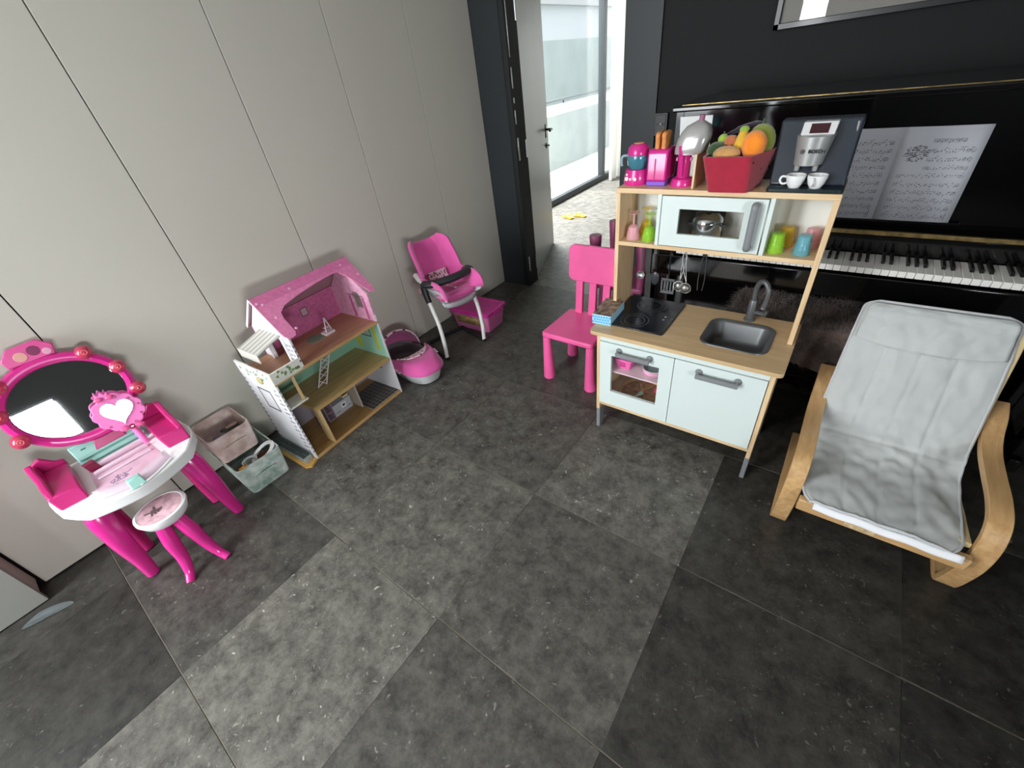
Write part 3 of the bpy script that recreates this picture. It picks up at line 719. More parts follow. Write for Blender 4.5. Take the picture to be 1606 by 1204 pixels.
hd = G().grid(head, 32, 13, closed_u=True)
hd.build('mixer_head', mat('pearl_grey_plastic', '#a4a3a1', 0.22, metal=0.25, coat=0.4), t)
G().lathe([(0, 0.100), (0.050, 0.100)], (cx + 0.012, cy + 0.004, ZT), 20).build('head_underside', M_HOTD, t)
G().cyl((cx + 0.034, cy + 0.016, ZT + 0.188), (cx + 0.035, cy + 0.016, ZT + 0.206), 0.0085, seg=14).build('top_knob', mat('dusty_mauve_plastic', '#8d5573', 0.4), t)
# bookend board
g = G().box(0.8795, 0.8865, 0.095, 0.235, ZT, ZT + 0.104)
single(g, 'wooden_board', M_BIRCHV, 'upright birch board between toy mixer and red felt basket', 'board', (0.883, 0.165, ZT), bevel=0.001)
# red felt basket
t = thing('felt_basket', 'red felt basket full of felt fruit on the tower', 'basket', (1.0, 0.125, ZT))
lo = [(0.943, 0.056), (1.058, 0.060), (1.076, 0.185), (0.945, 0.20)]
hi = [(0.915, 0.045), (1.052, 0.050), (1.106, 0.20), (0.912, 0.225)]
def basket():
    g = G(); n = 12
    def ring(q, z, off=0.0):
        c = Vector((sum(p[0] for p in q)/4, sum(p[1] for p in q)/4))
        out = []
        for i in range(4):
            a = Vector(q[i]); b = Vector(q[(i+1) % 4]); pr = Vector(q[(i-1) % 4])
            a_ = a + (pr - a).normalized()*0.012; b_ = a + (b - a).normalized()*0.012
            for k in range(4):
                p = a_*(1-k/3)**2 + 2*a*(k/3)*(1-k/3) + b_*(k/3)**2
                p = c + (p - c)*(1 - off/0.07)
                out.append(g.bm.verts.new((p.x, p.y, z)))
        return out
    rings = [ring(lo, ZT + 0.0005), ring([tuple(Vector(a).lerp(Vector(b), .5)) for a, b in zip(lo, hi)], ZT + 0.052), ring(hi, ZT + 0.104), ring(hi, ZT + 0.104, 0.005), ring(lo, ZT + 0.006, 0.005)]
    for A, B in zip(rings, rings[1:]):
        for i in range(len(A)):
            j = (i+1) % len(A); g.bm.faces.new((A[i], A[j], B[j], B[i]))
    g.bm.faces.new(rings[0][::-1]); g.bm.faces.new(rings[-1])
    return g
M_FELT = mat('red_felt', '#a01a35', 0.95, sheen=0.5, bump=(500, 0.35), var=(30, 0.07))
basket().build('basket_body', M_FELT, t, sharp=60)
for q, (u, v) in enumerate(((0.12, 0.8), (0.5, 0.55), (0.78, 0.75), (0.3, 0.3), (0.7, 0.3), (0.9, 0.5))):
    a = Vector((*lo[1], ZT)).lerp(Vector((*lo[2], ZT)), u); b = Vector((*hi[1], ZT + 0.104)).lerp(Vector((*hi[2], ZT + 0.104)), u)
    p = a.lerp(b, v); n_ = Vector((0.93, -0.32, -0.15)).normalized()
    G().lathe([(0, 0.001), (0.0035, 0.0006), (0.004, 0)], seg=8, M=Matrix.Translation(p) @ n_.to_track_quat('Z', 'Y').to_matrix().to_4x4()).build('seed_dot', mat('black_felt', '#1c1013', 0.95), t)
def felt(nm, col): return mat('felt_' + nm, col, 0.95, sheen=0.5, bump=(420, 0.4), var=(35, 0.10))
GF = 'felt fruit and vegetables in the red basket'
def fruit(name, label, loc, build):
    t = thing(name, label, 'felt fruit', loc, 0, GF); build(t, Vector(loc)); return t
def f_orange(t, p):
    G().ball(p, 0.034, 0.034, 0.040).build('flesh', felt('orange', '#f28a1e'), t)
fruit('felt_orange', 'big bright orange felt fruit at right of the basket', (1.044, 0.112, ZT + 0.124), f_orange)
def f_melon(t, p):
    G().ball(p, 0.042, 0.036, 0.050).build('rind', felt('olive', '#7f8a2e'), t)
    G().lathe([(0.004, 0.049), (0.003, 0.062), (0, 0.063)], p, 8).build('stem', felt('dark_green', '#2f4a25'), t)
fruit('felt_melon', 'olive green felt melon behind the orange felt fruit', (1.050, 0.160, ZT + 0.124), f_melon)
def f_pear(t, p):
    G().lathe([(0, -0.03), (0.02, -0.024), (0.025, 0), (0.017, 0.022), (0.012, 0.036), (0, 0.042)], p, 20).build('flesh', felt('yellow', '#dcae35'), t)
    G().ball(p + Vector((0, 0, 0.04)), 0.014, 0.012, 0.010).build('leaf', felt('lime', '#93b33b'), t)
fruit('felt_pepper', 'yellow felt pepper with lime stalk beside the melon', (1.006, 0.130, ZT + 0.124), f_pear)
def f_potato(t, p):
    G().ball(p, 0.040, 0.026, 0.024, M=None).build('skin', felt('tan', '#c08f55'), t)
fruit('felt_potato', 'tan felt potato at front of the basket', (0.975, 0.088, ZT + 0.104), f_potato)
def f_mushroom(t, p):
    G().lathe([(0, 0.012), (0.012, 0.012), (0.022, 0.0), (0.019, -0.01), (0.009, -0.012), (0.009, -0.035), (0, -0.036)], p, 18).build('cap', felt('russet', '#b5673a'), t)
fruit('felt_mushroom', 'russet felt mushroom standing behind the tan potato', (0.972, 0.135, ZT + 0.136), f_mushroom)
def f_green(t, p):
    G().ball(p, 0.030, 0.026, 0.026).build('flesh', felt('dark_green', '#2f5a35'), t)
fruit('felt_avocado', 'dark green felt avocado at left of the basket', (0.936, 0.125, ZT + 0.108), f_green)
def f_lime(t, p):
    G().ball(p, 0.016, 0.015, 0.016).build('flesh', felt('lime', '#93b33b'), t)
    G().lathe([(0.003, 0.014), (0.0025, 0.022), (0, 0.022)], p, 8).build('stem', felt('dark_green', '#2f5a35'), t)
fruit('felt_lime', 'small lime green felt fruit above the avocado', (0.945, 0.150, ZT + 0.136), f_lime)
def f_aub(t, p):
    G().tube(bez([p + Vector(q) for q in ((-0.06, 0.0, -0.016), (-0.025, 0, 0.0), (0.02, 0.0, 0.012), (0.05, 0, 0.006))], 5), [0.006]*5 + [0.009]*5 + [0.010]*5 + [0.006], 10).build('skin', felt('aubergine', '#2c2230'), t)
fruit('felt_aubergine', 'long dark felt aubergine lying across the fruit', (1.005, 0.175, ZT + 0.158), f_aub)

# toy coffee machine
t = thing('toy_coffee_machine', 'toy coffee machine with black back and silver head', 'toy appliance', (1.205, 0.16, ZT))
M_SLATE = mat('slate_blue_black_plastic', '#272e38', 0.22, coat=0.3)
G().prism(rrect(1.106, 1.302, 0.082, 0.240, 0.012, 4), 'z', ZT, ZT + 0.010).build('drip_tray', mat('dark_teal_plastic', '#1e2b30', 0.3), t, bevel=0.002)
G().hexa([(1.106, 0.128, ZT + 0.010), (1.300, 0.128, ZT + 0.010), (1.300, 0.238, ZT + 0.010), (1.106, 0.238, ZT + 0.010)],
         [(1.094, 0.190, ZT + 0.176), (1.296, 0.190, ZT + 0.176), (1.296, 0.240, ZT + 0.176), (1.094, 0.240, ZT + 0.176)]).build('housing', M_SLATE, t, bevel=0.006, seg=3)
def chead():
    g = G(); L_, B = [], []
    for k in range(9):
        a = lerp(PI, 2*PI, k/8); L_.append((1.193 + 0.036*math.cos(a), 0.140 + 0.034*math.sin(a))); B.append((1.195 + 0.047*math.cos(a), 0.150 + 0.046*math.sin(a)))
    L_ += [(1.229, 0.185), (1.157, 0.185)]; B += [(1.242, 0.20), (1.148, 0.20)]
    n = len(L_)
    return g._add([(x, y, ZT + 0.066) for x, y in L_] + [(x, y, ZT + 0.142) for x, y in B], [tuple(range(n))[::-1], tuple(range(n, 2*n))] + [(i, (i+1) % n, n + (i+1) % n, n + i) for i in range(n)])
M_SILV = mat('light_silver_plastic', '#a9abaa', 0.3, metal=0.4, coat=0.2)
hd = chead().build('brew_head', M_SILV, t, bevel=0.002)
G().hexa([(1.156, 0.135, ZT + 0.142), (1.238, 0.135, ZT + 0.142), (1.238, 0.20, ZT + 0.142), (1.156, 0.20, ZT + 0.142)], [(1.156, 0.158, ZT + 0.172), (1.240, 0.158, ZT + 0.172), (1.240, 0.20, ZT + 0.172), (1.156, 0.20, ZT + 0.172)]).build('display_housing', mat('white_silver_plastic', '#d5d5d6', 0.3), t, bevel=0.002)
G().hexa([(1.176, 0.1375, ZT + 0.146), (1.222, 0.1375, ZT + 0.146), (1.222, 0.142, ZT + 0.146), (1.176, 0.142, ZT + 0.146)], [(1.176, 0.1545, ZT + 0.168), (1.222, 0.1545, ZT + 0.168), (1.222, 0.159, ZT + 0.168), (1.176, 0.159, ZT + 0.168)]).build('display', mat('dark_red_window', '#3a1820', 0.15, coat=0.4), t)
for dx in (-0.024, 0.022):
    G().lathe([(0, 0.050), (0.0065, 0.050), (0.008, 0.067), (0, 0.068)], (1.193 + dx, 0.132, ZT), 16).build('spout', M_SILV, t)
G().tube(bez([(1.296, 0.16, ZT + 0.012), (1.283, 0.158, ZT + 0.06), (1.287, 0.172, ZT + 0.11), (1.284, 0.186, ZT + 0.165)], 6), 0.003, 8).build('side_trim', M_SILV, t)
# lettering on the brew head
def lettering(txt, size, M, m, name, parent, ext=0.0006):
    c = bpy.data.curves.new(name, 'FONT'); c.body = txt; c.size = size; c.extrude = ext; c.align_x = 'CENTER'; c.align_y = 'CENTER'
    c.offset = size*0.025
    c.materials.append(m)
    tmp = bpy.data.objects.new('tmp_text', c); COL.objects.link(tmp)
    dg = bpy.context.evaluated_depsgraph_get(); dg.update()
    me = bpy.data.meshes.new_from_object(tmp.evaluated_get(dg)); bpy.data.objects.remove(tmp); me.name = name
    o = bpy.data.objects.new(name, me); COL.objects.link(o); o.parent = parent
    o.matrix_local = WM[parent].inverted() @ M
    return o
M_PRINT = mat('dark_print', '#17181a', 0.5)
Ml = Matrix.Translation((1.2095, 0.1020, ZT + 0.105)) @ Matrix.Rotation(PI/2 + 0.12, 4, 'X')
lettering('BOSCH', 0.0128, Ml, M_PRINT, 'lettering', t)
Ml2 = Matrix.Translation((1.1745, 0.1045, ZT + 0.105)) @ Matrix.Rotation(0.0, 4, 'Z') @ Matrix.Rotation(PI/2 + 0.12, 4, 'X')
g = G().tube([Ml2 @ Vector((0.0052*math.cos(a*PI/10), 0.0052*math.sin(a*PI/10), 0)) for a in range(20)], 0.0006, 6, closed=True)
g.box(-0.003, -0.0018, -0.0036, 0.0036, -0.0004, 0.0006, Ml2).box(0.0018, 0.003, -0.0036, 0.0036, -0.0004, 0.0006, Ml2).box(-0.0026, 0.0026, -0.0006, 0.0006, -0.0004, 0.0006, Ml2)
g.build('logo', M_PRINT, t)
def cup(x, y, rot, label):
    c = thing('toy_coffee_cup', label, 'toy cup', (x, y, ZT + 0.0102), rot, 'white toy coffee cups on the drip tray')
    G().lathe([(0, 0), (0.014, 0), (0.0205, 0.010), (0.025, 0.026), (0.0257, 0.035), (0.024, 0.035), (0.023, 0.026), (0.018, 0.009), (0, 0.005)], seg=28).build('bowl', M_WHITEPL, c, world=False)
    G().tube(bez([(-0.0235, 0, 0.029), (-0.036, 0, 0.030), (-0.040, 0, 0.019), (-0.032, 0, 0.010), (-0.020, 0, 0.012)], 5), 0.003, 8).build('handle', M_WHITEPL, c, world=False)
cup(1.176, 0.106, 0.1, 'white toy coffee cup with its handle turned to the basket')
cup(1.230, 0.106, 1.35, 'white toy coffee cup with its handle turned to the front')

# ------------------------------------------------------------------ upright piano
P = thing('upright_piano', 'glossy black upright piano with open keyboard against black wall', 'piano', (1.37, 0.85, 0))
def pp(g, n, m, parent=None, **k): return g.build(n, m, parent or P, **k)
for x0 in (0.620, 2.085):
    pp(G().box(x0, x0 + 0.035, 0.66, 1.13, 0.0, 1.222), 'side_panel', M_PIANO, bevel=0.003)
    xa, xb = (0.620, 0.655) if x0 < 1 else (2.085, 2.120)
    pp(G().prism([(0.415, 0.59), (0.66, 0.56), (0.66, 0.80), (0.60, 0.79), (0.52, 0.745), (0.43, 0.735), (0.415, 0.72)], 'x', xa, xb), 'key_arm', M_PIANO, bevel=0.004)
    pp(G().box(xa, xb, 0.44, 0.50, 0.06, 0.59), 'front_leg', M_PIANO, bevel=0.003)
    pp(G().box(xa, xb, 0.42, 0.66, 0.0, 0.06), 'toe_block', M_PIANO, bevel=0.003)
pp(G().box(0.655, 2.085, 0.42, 0.70, 0.60, 0.655), 'keybed', M_PIANO, bevel=0.003)
pp(G().box(0.655, 2.085, 0.412, 0.424, 0.60, 0.692), 'key_slip', M_PIANO, bevel=0.003)
pp(G().box(0.655, 0.752, 0.424, 0.59, 0.655, 0.735), 'key_block', M_PIANO, bevel=0.004)
pp(G().box(1.988, 2.085, 0.424, 0.59, 0.655, 0.735), 'key_block', M_PIANO, bevel=0.004)
pp(G().box(0.655, 2.085, 0.66, 0.68, 0.06, 0.60), 'lower_panel', M_PIANO, bevel=0.002)
pp(G().box(0.655, 2.085, 0.65, 0.67, 0.0, 0.06), 'kick_board', M_PIANO, bevel=0.002)
pp(G().box(0.655, 2.085, 0.585, 0.60, 0.70, 0.79), 'fallboard', M_PIANO, bevel=0.003)
pp(G().box(0.655, 2.085, 0.58, 0.66, 0.79, 0.806), 'fallboard_rail', M_PIANO, bevel=0.003)
pp(G().box(0.66, 2.08, 0.577, 0.590, 0.792, 0.8075), 'brass_hinge', M_BRASS, bevel=0.001, label='worn brass hinge strip above the keys')
pp(G().box(0.655, 2.085, 0.652, 0.672, 0.806, 1.222), 'upper_panel', M_PIANO, bevel=0.002)
pp(G().box(0.610, 2.130, 0.628, 1.14, 1.222, 1.243), 'lid', M_PIANO, bevel=0.006, seg=3)
pp(G().box(0.640, 2.10, 0.668, 0.6725, 1.2425, 1.2445), 'lid_hinge', M_BRASS, label='brass hinge strip on the lid')
pp(G().box(0.655, 2.085, 1.09, 1.13, 0.06, 1.222), 'back_panel', M_PIANO)
pp(G().box(1.10, 1.66, 0.630, 0.652, 0.824, 0.834), 'music_ledge', M_PIANO, bevel=0.002)
# keys
kw = 1.224 / 52
def white_key():
    return G().box(-kw/2 + 0.0006, kw/2 - 0.0006, 0.0, 0.15, -0.022, 0.0)
wk = white_key().build('white_key', M_IVORY, P, world=False, bevel=0.0012, seg=1)
bk = G().hexa([(-0.0055, 0, 0), (0.0055, 0, 0), (0.0055, 0.098, 0), (-0.0055, 0.098, 0)], [(-0.0045, 0.008, 0.012), (0.0045, 0.008, 0.012), (0.0045, 0.098, 0.012), (-0.0045, 0.098, 0.012)]).build('black_key', M_EBONY, P, world=False, bevel=0.001, seg=1)
loc0 = Vector(P.location)
fw = fb = True
for i in range(52):
    o = wk if fw else wk.copy()
    if not fw: COL.objects.link(o)
    fw = False
    o.location = Vector((0.758 + (i + 0.5)*kw, 0.4265, 0.722)) - loc0
    if (i % 7) in (0, 2, 3, 5, 6) and i < 51:      # A, C, D, F, G carry a sharp
        o = bk if fb else bk.copy()
        if not fb: COL.objects.link(o)
        fb = False
        o.location = Vector((0.758 + (i + 1)*kw, 0.4815, 0.7225)) - loc0
for x in (1.30, 1.37, 1.44):
    pp(G().tube([(x, 0.668, 0.05), (x, 0.60, 0.045), (x, 0.575, 0.04)], [0.008, 0.011, 0.016], 10, flat=0.5), 'pedal', M_BRASS)

# open sheet music with engraved staves
S_ = thing('sheet_music', 'open double page of printed sheet music on the piano', 'sheet music', (1.42, 0.645, 0.834))
def on_page(x, z): return Vector((x, 0.6335 + (z - 0.834)*0.055, z))
M_PAPER = mat('music_paper', '#b4b6be', 0.8)
for xa, xb, bend in ((1.205, 1.4130, 1), (1.4132, 1.628, -1)):
    g = G().grid(lambda u, v: on_page(lerp(xa, xb, u), lerp(0.8345, 1.133, v)) + Vector((0, 0.004*math.sin(u*PI) * -1, 0)), 9, 2)
    pg = g.build('page', M_PAPER, S_, solid=0.0012)
    ink = G(); M_INK = mat('music_ink', '#3d3d44', 0.8)
    def bar(x0, x1, z0, z1, sl=0.0):
        q = []
        for x, z in ((x0, z0), (x1, z0 + sl), (x1, z1 + sl), (x0, z1)):
            u = (x - xa)/(xb - xa); q.append(on_page(x, z) + Vector((0, -0.004*math.sin(u*PI) - 0.0012, 0)))
        ink._add(q, [(0, 1, 2, 3)])
    rows = 10
    for r_ in range(rows):
        zt = 1.092 - r_*0.0262
        x0, x1 = xa + 0.022, xb - 0.018
        if xa > 1.4 and r_ < 4: x0 = xa + 0.085
        if xa > 1.4 and r_ == 0: zt += 0.004; x1 = xb - 0.05
        for l_ in range(5): bar(x0, x1, zt - l_*0.0024, zt - l_*0.0024 + 0.00045)
        x = x0 + 0.008
        while x < x1 - 0.004:
            zz = zt - R.uniform(0.0, 0.0105)
            bar(x, x + 0.0026, zz - 0.0010, zz + 0.0010)
            up = R.random() < 0.5
            bar(x + (0.0022 if up else 0), x + (0.0026 if up else 0.0004), zz if up else zz - 0.007, zz + 0.007 if up else zz)
            if R.random() < 0.35: bar(x + 0.0024, x + 0.0078, zz + 0.0062, zz + 0.0072, 0.0006)
            x += R.uniform(0.0042, 0.0085)
        for k in range(5): bar(lerp(x0, x1, k/4), lerp(x0, x1, k/4) + 0.0005, zt - 0.0096, zt)
    bar(xb - 0.0185, xb - 0.0175, 0.842, 0.868); bar(xa + 0.03, xb - 0.0175, 0.842, 0.8428)
    ink.build('printed_staves', M_INK, pg)
    if xa > 1.4:                                   # small engraved vignette of foliage and houses beside the first lines
        g2 = G(); g_old = ink; ink = g2
        for k in range(150):
            a = R.uniform(0, 2*PI); q = math.sqrt(R.random())
            bx_, bz = 1.462 + 0.034*q*math.cos(a), 1.052 + 0.026*q*math.sin(a)
            bar(bx_, bx_ + R.uniform(0.002, 0.010), bz, bz + R.uniform(0.0006, 0.0022), R.uniform(-0.003, 0.003))
        g2.build('printed_vignette', mat('vignette_ink', '#5d5d63', 0.8), pg)

# framed picture above the piano
F = thing('framed_picture', 'black framed picture with grey mount on black wall above piano', 'picture', (1.3, 1.245, 1.452))
fx0, fx1, fz0, fz1 = 0.832, 1.78, 1.452, 2.08
g = G()
for a, b, c, d in ((fx0, fx0 + 0.022, fz0, fz1), (fx1 - 0.022, fx1, fz0, fz1), (fx0, fx1, fz0, fz0 + 0.022), (fx0, fx1, fz1 - 0.022, fz1)):
    g.box(a, b, 1.222, 1.249, c, d)
g.build('frame', mat('black_picture_frame', '#1e2022', 0.3, coat=0.2), F, bevel=0.002)
G().box(fx0 + 0.02, fx1 - 0.02, 1.240, 1.245, fz0 + 0.02, fz1 - 0.02).build('mount', mat('grey_mount_card', '#8f8d88', 0.85), F)
G().box(fx0 + 0.14, fx1 - 0.14, 1.2385, 1.2402, fz0 + 0.10, fz1 - 0.1).build('print', mat('muted_red_print', '#5d3f40', 0.8, var=(14, 0.5), col2='#1f1d20'), F)
G().box(fx0 + 0.02, fx1 - 0.02, 1.233, 1.2355, fz0 + 0.02, fz1 - 0.02).build('pane', M_GLASS, F)
# wall switch
s = thing('wall_switch', 'dark flush wall switch with tiny light on the black wall', 'switch', (0.345, 1.235, 1.06))
G().box(0.318, 0.388, 1.228, 1.2365, 1.055, 1.165).build('plate', mat('switch_plate', '#3a3e40', 0.4), s, bevel=0.002)
G().box(0.326, 0.380, 1.224, 1.229, 1.064, 1.110).build('rocker', mat('switch_rocker', '#34383a', 0.35), s, bevel=0.002)
G().box(0.326, 0.380, 1.224, 1.229, 1.114, 1.157).build('rocker', mat('switch_rocker', '#34383a', 0.35), s, bevel=0.002)
G().lathe([(0, 0), (0.004, 0), (0.003, 0.002), (0, 0.002)], seg=10, M=Matrix.Translation((0.353, 1.224, 1.112)) @ Matrix.Rotation(PI/2, 4, 'X')).build('indicator', M_WHITEPL, s)
# window reflection in the glossy piano front, modelled as a flat white panel
w = thing('reflection_sheet', 'white panel standing in for a window reflection on the piano front', 'reflection', (0.71, 0.64, 0.83))
G().hexa([(0.672, 0.636, 0.835), (0.792, 0.634, 0.835), (0.792, 0.636, 0.835), (0.672, 0.638, 0.835)], [(0.644, 0.6475, 1.204), (0.776, 0.6465, 1.204), (0.776, 0.6495, 1.204), (0.644, 0.6505, 1.204)]).build('reflection_panel', mat('white_card_and_reflection', '#eef0f0', 0.6), w)

# fur throw over a piano bench
B = thing('piano_bench', 'black piano bench standing under the brown fur throw', 'bench', (1.36, 0.40, 0))
G().box(1.07, 1.66, 0.315, 0.575, 0.425, 0.47).build('seat', M_PIANO, B, bevel=0.006)
for x in (1.09, 1.61):
    for y in (0.32, 0.535):
        G().box(x, x + 0.035, y, y + 0.035, 0, 0.425).build('leg', M_PIANO, B, bevel=0.002)
def fur_surface(u, v):
    # u along x (with side drops), v along y (with front/back drops)
    x = lerp(0.98, 1.74, u); y = lerp(0.21, 0.65, v)
    ex = max(0, 1.05 - x, x - 1.68); ey = max(0, 0.305 - y, y - 0.58)
    e = max(ex/0.07, ey/0.10)
    z = 0.505 + 0.02*noise.noise(Vector((x*6, y*6, 1.3))) - 0.17*min(1, e)**1.3*(1 + 0.25*noise.noise(Vector((x*5, y*5, 7))))
    xx = max(1.035, min(1.695, x)) + (x - max(1.035, min(1.695, x)))*0.35
    yy = max(0.297, min(0.59, y)) + (y - max(0.297, min(0.59, y)))*0.35
    return Vector((xx, yy, z))
T = thing('fur_throw', 'shaggy dark brown fur throw draped over the piano bench', 'throw', (1.36, 0.4, 0.48))
M_FUR = mat('brown_fur', '#6d5b54', 0.9, sheen=0.4, var=(12, 0.35), col2='#3f332e')
G().grid(fur_surface, 60, 44).build('backing', M_FUR, T, solid=0.008)
g = G(); bm = g.bm
for k in range(15000):
    u, v = R.random(), R.random()
    p = fur_surface(u, v); q = fur_surface(min(1, u + .01), v); r_ = fur_surface(u, min(1, v + .01))
    n_ = (q - p).cross(r_ - p)
    if n_.length < 1e-9: continue
    n_.normalize()
    if n_.z < -0.2: n_ = -n_
    a = R.uniform(0, 2*PI); s_ = Vector((math.cos(a), math.sin(a), 0))*0.0014
    lean = Vector((R.uniform(-1, 1), R.uniform(-1, 1) - 0.3, R.uniform(-.6, .3)))*0.75 + Vector((noise.noise(p*9), noise.noise(p*9 + Vector((5, 0, 0))), 0))*1.2
    L_ = R.uniform(0.012, 0.03); m_ = p + n_*L_*0.55 + lean*L_*0.35; tip = p + n_*L_*0.75 + lean*L_
    V = [bm.verts.new(x) for x in (p - s_, p + s_, m_ + s_*.7, m_ - s_*.7, tip)]
    bm.faces.new(V[:4]); bm.faces.new((V[3], V[2], V[4]))
fo = g.build('fur_pile', M_FUR, T, kind='stuff')

# ------------------------------------------------------------------ children's chairs
def kid_chair(m, label, loc, rotz):
    """local: seat faces -Y, origin on the floor under the seat centre"""
    t = thing('child_chair', label, 'chair', loc, rotz)
    g = G().prism(rrect(-0.155, 0.155, -0.165, 0.145, 0.02, 4), 'z', 0.272, 0.302)
    g.build('seat', m, t, world=False, bevel=0.008, seg=3)
    for sx, sy in ((-1, -1), (1, -1), (-1, 1), (1, 1)):
        bx_, by = sx*0.133, sy*0.133 - 0.01
        G().lathe([(0, 0), (0.032, 0), (0.0335, 0.004), (0.021, 0.272), (0, 0.275)], (bx_, by, 0), 22).build('leg', m, t, world=False)
    for x in (-0.082, 0.0, 0.082):
        G().hexa([(x - 0.022, 0.112, 0.29), (x + 0.022, 0.112, 0.29), (x + 0.022, 0.134, 0.29), (x - 0.022, 0.134, 0.29)],
                 [(x - 0.021, 0.134, 0.50), (x + 0.021, 0.134, 0.50), (x + 0.021, 0.154, 0.50), (x - 0.021, 0.154, 0.50)]).build('back_slat', m, t, world=False, bevel=0.004)
    M = Matrix.Translation((0, 0.140, 0.485)) @ Matrix.Rotation(PI/2 - 0.10, 4, 'X')
    G().prism(rrect(-0.150, 0.150, 0.0, 0.195, 0.035, 5), 'z', -0.012, 0.012, M).build('backrest', m, t, world=False, bevel=0.005, seg=2)
    return t
kid_chair(M_PINKCH, 'bright pink plastic child chair beside the play kitchen', (0.338, 0.295, 0), -0.02)
bc = kid_chair(M_BURG, 'burgundy plastic child chair standing upside down behind the pink chair', (0.394, 0.735, 0.681), 0.0)
bc.rotation_euler = (PI, 0, 0.03)

# ------------------------------------------------------------------ bentwood child armchair
A = thing('child_armchair', 'bent birch child armchair with pale grey quilted cushion', 'armchair', (1.665, 0.0, 0))
M_BENT = wood('bent_birch_veneer', '#b3895a', '#cda977', 0.4, 5, 1, coat=0.1)
M_BENTX = wood('bent_birch_crossbar', '#b3895a', '#cda977', 0.4, 5, 0, coat=0.1)
def bent(x0, x1):
    path = bez([(0.23, 0.405), (0.175, 0.385), (0.12, 0.347), (0.05, 0.326), (-0.05, 0.325), (-0.15, 0.327), (-0.222, 0.312), (-0.262, 0.262), (-0.272, 0.18), (-0.255, 0.09), (-0.236, 0.030), (-0.215, 0.0125), (-0.17, 0.0115), (-0.05, 0.0115), (0.10, 0.0115), (0.26, 0.0115)], 5)
    pts = [Vector((p[0], p[1])) for p in [(q[0], q[1]) for q in path]]
    th = 0.011; outer_, inner_ = [], []
    for i, p in enumerate(pts):
        t = (pts[min(i+1, len(pts)-1)] - pts[max(i-1, 0)]).normalized(); n_ = Vector((-t.y, t.x))
        outer_.append(p + n_*th); inner_.append(p - n_*th)
    g = G(); bm = g.bm
    rows = [[bm.verts.new((x, q.x, q.y)) for q in c] for c, x in ((outer_, x0), (outer_, x1), (inner_, x1), (inner_, x0))]
    for k in range(4):
        A_, B_ = rows[k], rows[(k+1) % 4]
        for i in range(len(A_)-1): bm.faces.new((A_[i], A_[i+1], B_[i+1], B_[i]))
    for e in (0, -1): bm.faces.new([r_[e] for r_ in rows])
    return g
for x0 in (1.413, 1.868):
    bent(x0, x0 + 0.050).build('bent_arm', M_BENT, A, bevel=0.002, seg=1, ang=50)
G().box(1.463, 1.868, -0.318, -0.294, 0.184, 0.232).build('front_rail', M_BENTX, A, bevel=0.003)
G().box(1.463, 1.868, 0.10, 0.122, 0.02, 0.075).build('rear_rail', M_BENTX, A, bevel=0.003)
def inner_frame(x0, x1):
    path = bez([(-0.27, 0.238), (-0.15, 0.222), (-0.02, 0.208), (0.06, 0.245), (0.115, 0.34), (0.165, 0.45), (0.215, 0.57), (0.255, 0.655)], 5)
    g = G(); bm = g.bm; pts = [Vector((q[0], q[1])) for q in path]; U, D = [], []
    for i, p in enumerate(pts):
        t = (pts[min(i+1, len(pts)-1)] - pts[max(i-1, 0)]).normalized(); n_ = Vector((-t.y, t.x)); U.append(p + n_*0.008); D.append(p - n_*0.008)
    rows = [[bm.verts.new((x, q.x, q.y)) for q in c] for c, x in ((U, x0), (U, x1), (D, x1), (D, x0))]
    for k in range(4):
        for i in range(len(pts)-1): bm.faces.new((rows[k][i], rows[k][i+1], rows[(k+1) % 4][i+1], rows[(k+1) % 4][i]))
    for e in (0, -1): bm.faces.new([r_[e] for r_ in rows])
    return g
for x0 in (1.466, 1.837):
    inner_frame(x0, x0 + 0.028).build('seat_frame', mat('pale_birch_frame', '#cdb98a', 0.45), A, bevel=0.002, seg=1, ang=50)
# cushion
prof = bez([(-0.325, 0.258), (-0.20, 0.250), (-0.08, 0.235), (0.0, 0.243), (0.055, 0.29), (0.10, 0.375), (0.15, 0.485), (0.20, 0.59), (0.232, 0.655), (0.245, 0.685)], 12)
prof = [Vector((q[0], q[1])) for q in prof]
def prof_at(t):
    f = t*(len(prof)-1); i = min(int(f), len(prof)-2); return prof[i].lerp(prof[i+1], f - i), (prof[i+1] - prof[i]).normalized()
def cushion(u, v, off=0.0, wr=1.0, x0=1.462, x1=1.856):
    p, t = prof_at(v); n_ = Vector((-t.y, t.x))
    wide = 0.010*math.sin(v*PI*1.3) - 0.034*max(0, (v - 0.90)/0.10)**2.5 - 0.006*max(0, 1 - v/0.25) - 0.022*max(0, 1 - v/0.05)**2
    xm = (x0 + x1)/2 - 0.004; hw = (x1 - x0)/2 - 0.004 + wide
    x = xm + (u*2 - 1)*hw
    d = 0.0
    for s_ in (0.27, 0.5, 0.73):
        d -= 0.004*math.exp(-((u - s_)/0.012)**2) if v < 0.74 else 0
    d -= 0.006*math.exp(-((v - 0.405)/0.010)**2)
    d += 0.010*(math.sin(u*PI)**0.5 - 1)*(1 if u not in (0, 1) else 1)
    q = Vector((u*3.2, v*5, 2.1)); wr = wr*(1 - max(0, min(1, (v - 0.90)/0.08)))
    d += wr*(0.0065*noise.noise(q*1.6) + 0.0058*noise.noise(q*4.2 + Vector((3, 1, 0))) + 0.0022*noise.noise(Vector((u*22, v*34, 0.4))))
    # creases fanning from the seat corners
    d += wr*0.0035*math.sin((u*9 + v*30)*1.6 + 3*noise.noise(q*2))*math.exp(-((v - 0.28)/0.16)**2)*0.6
    p2 = p + n_*(d + off)
    return Vector((x, p2.x, p2.y))
M_CUSH = mat('pale_grey_cotton', '#bbbfbe', 0.9, sheen=0.2, bump=(420, 0.12), var=(9, 0.04))
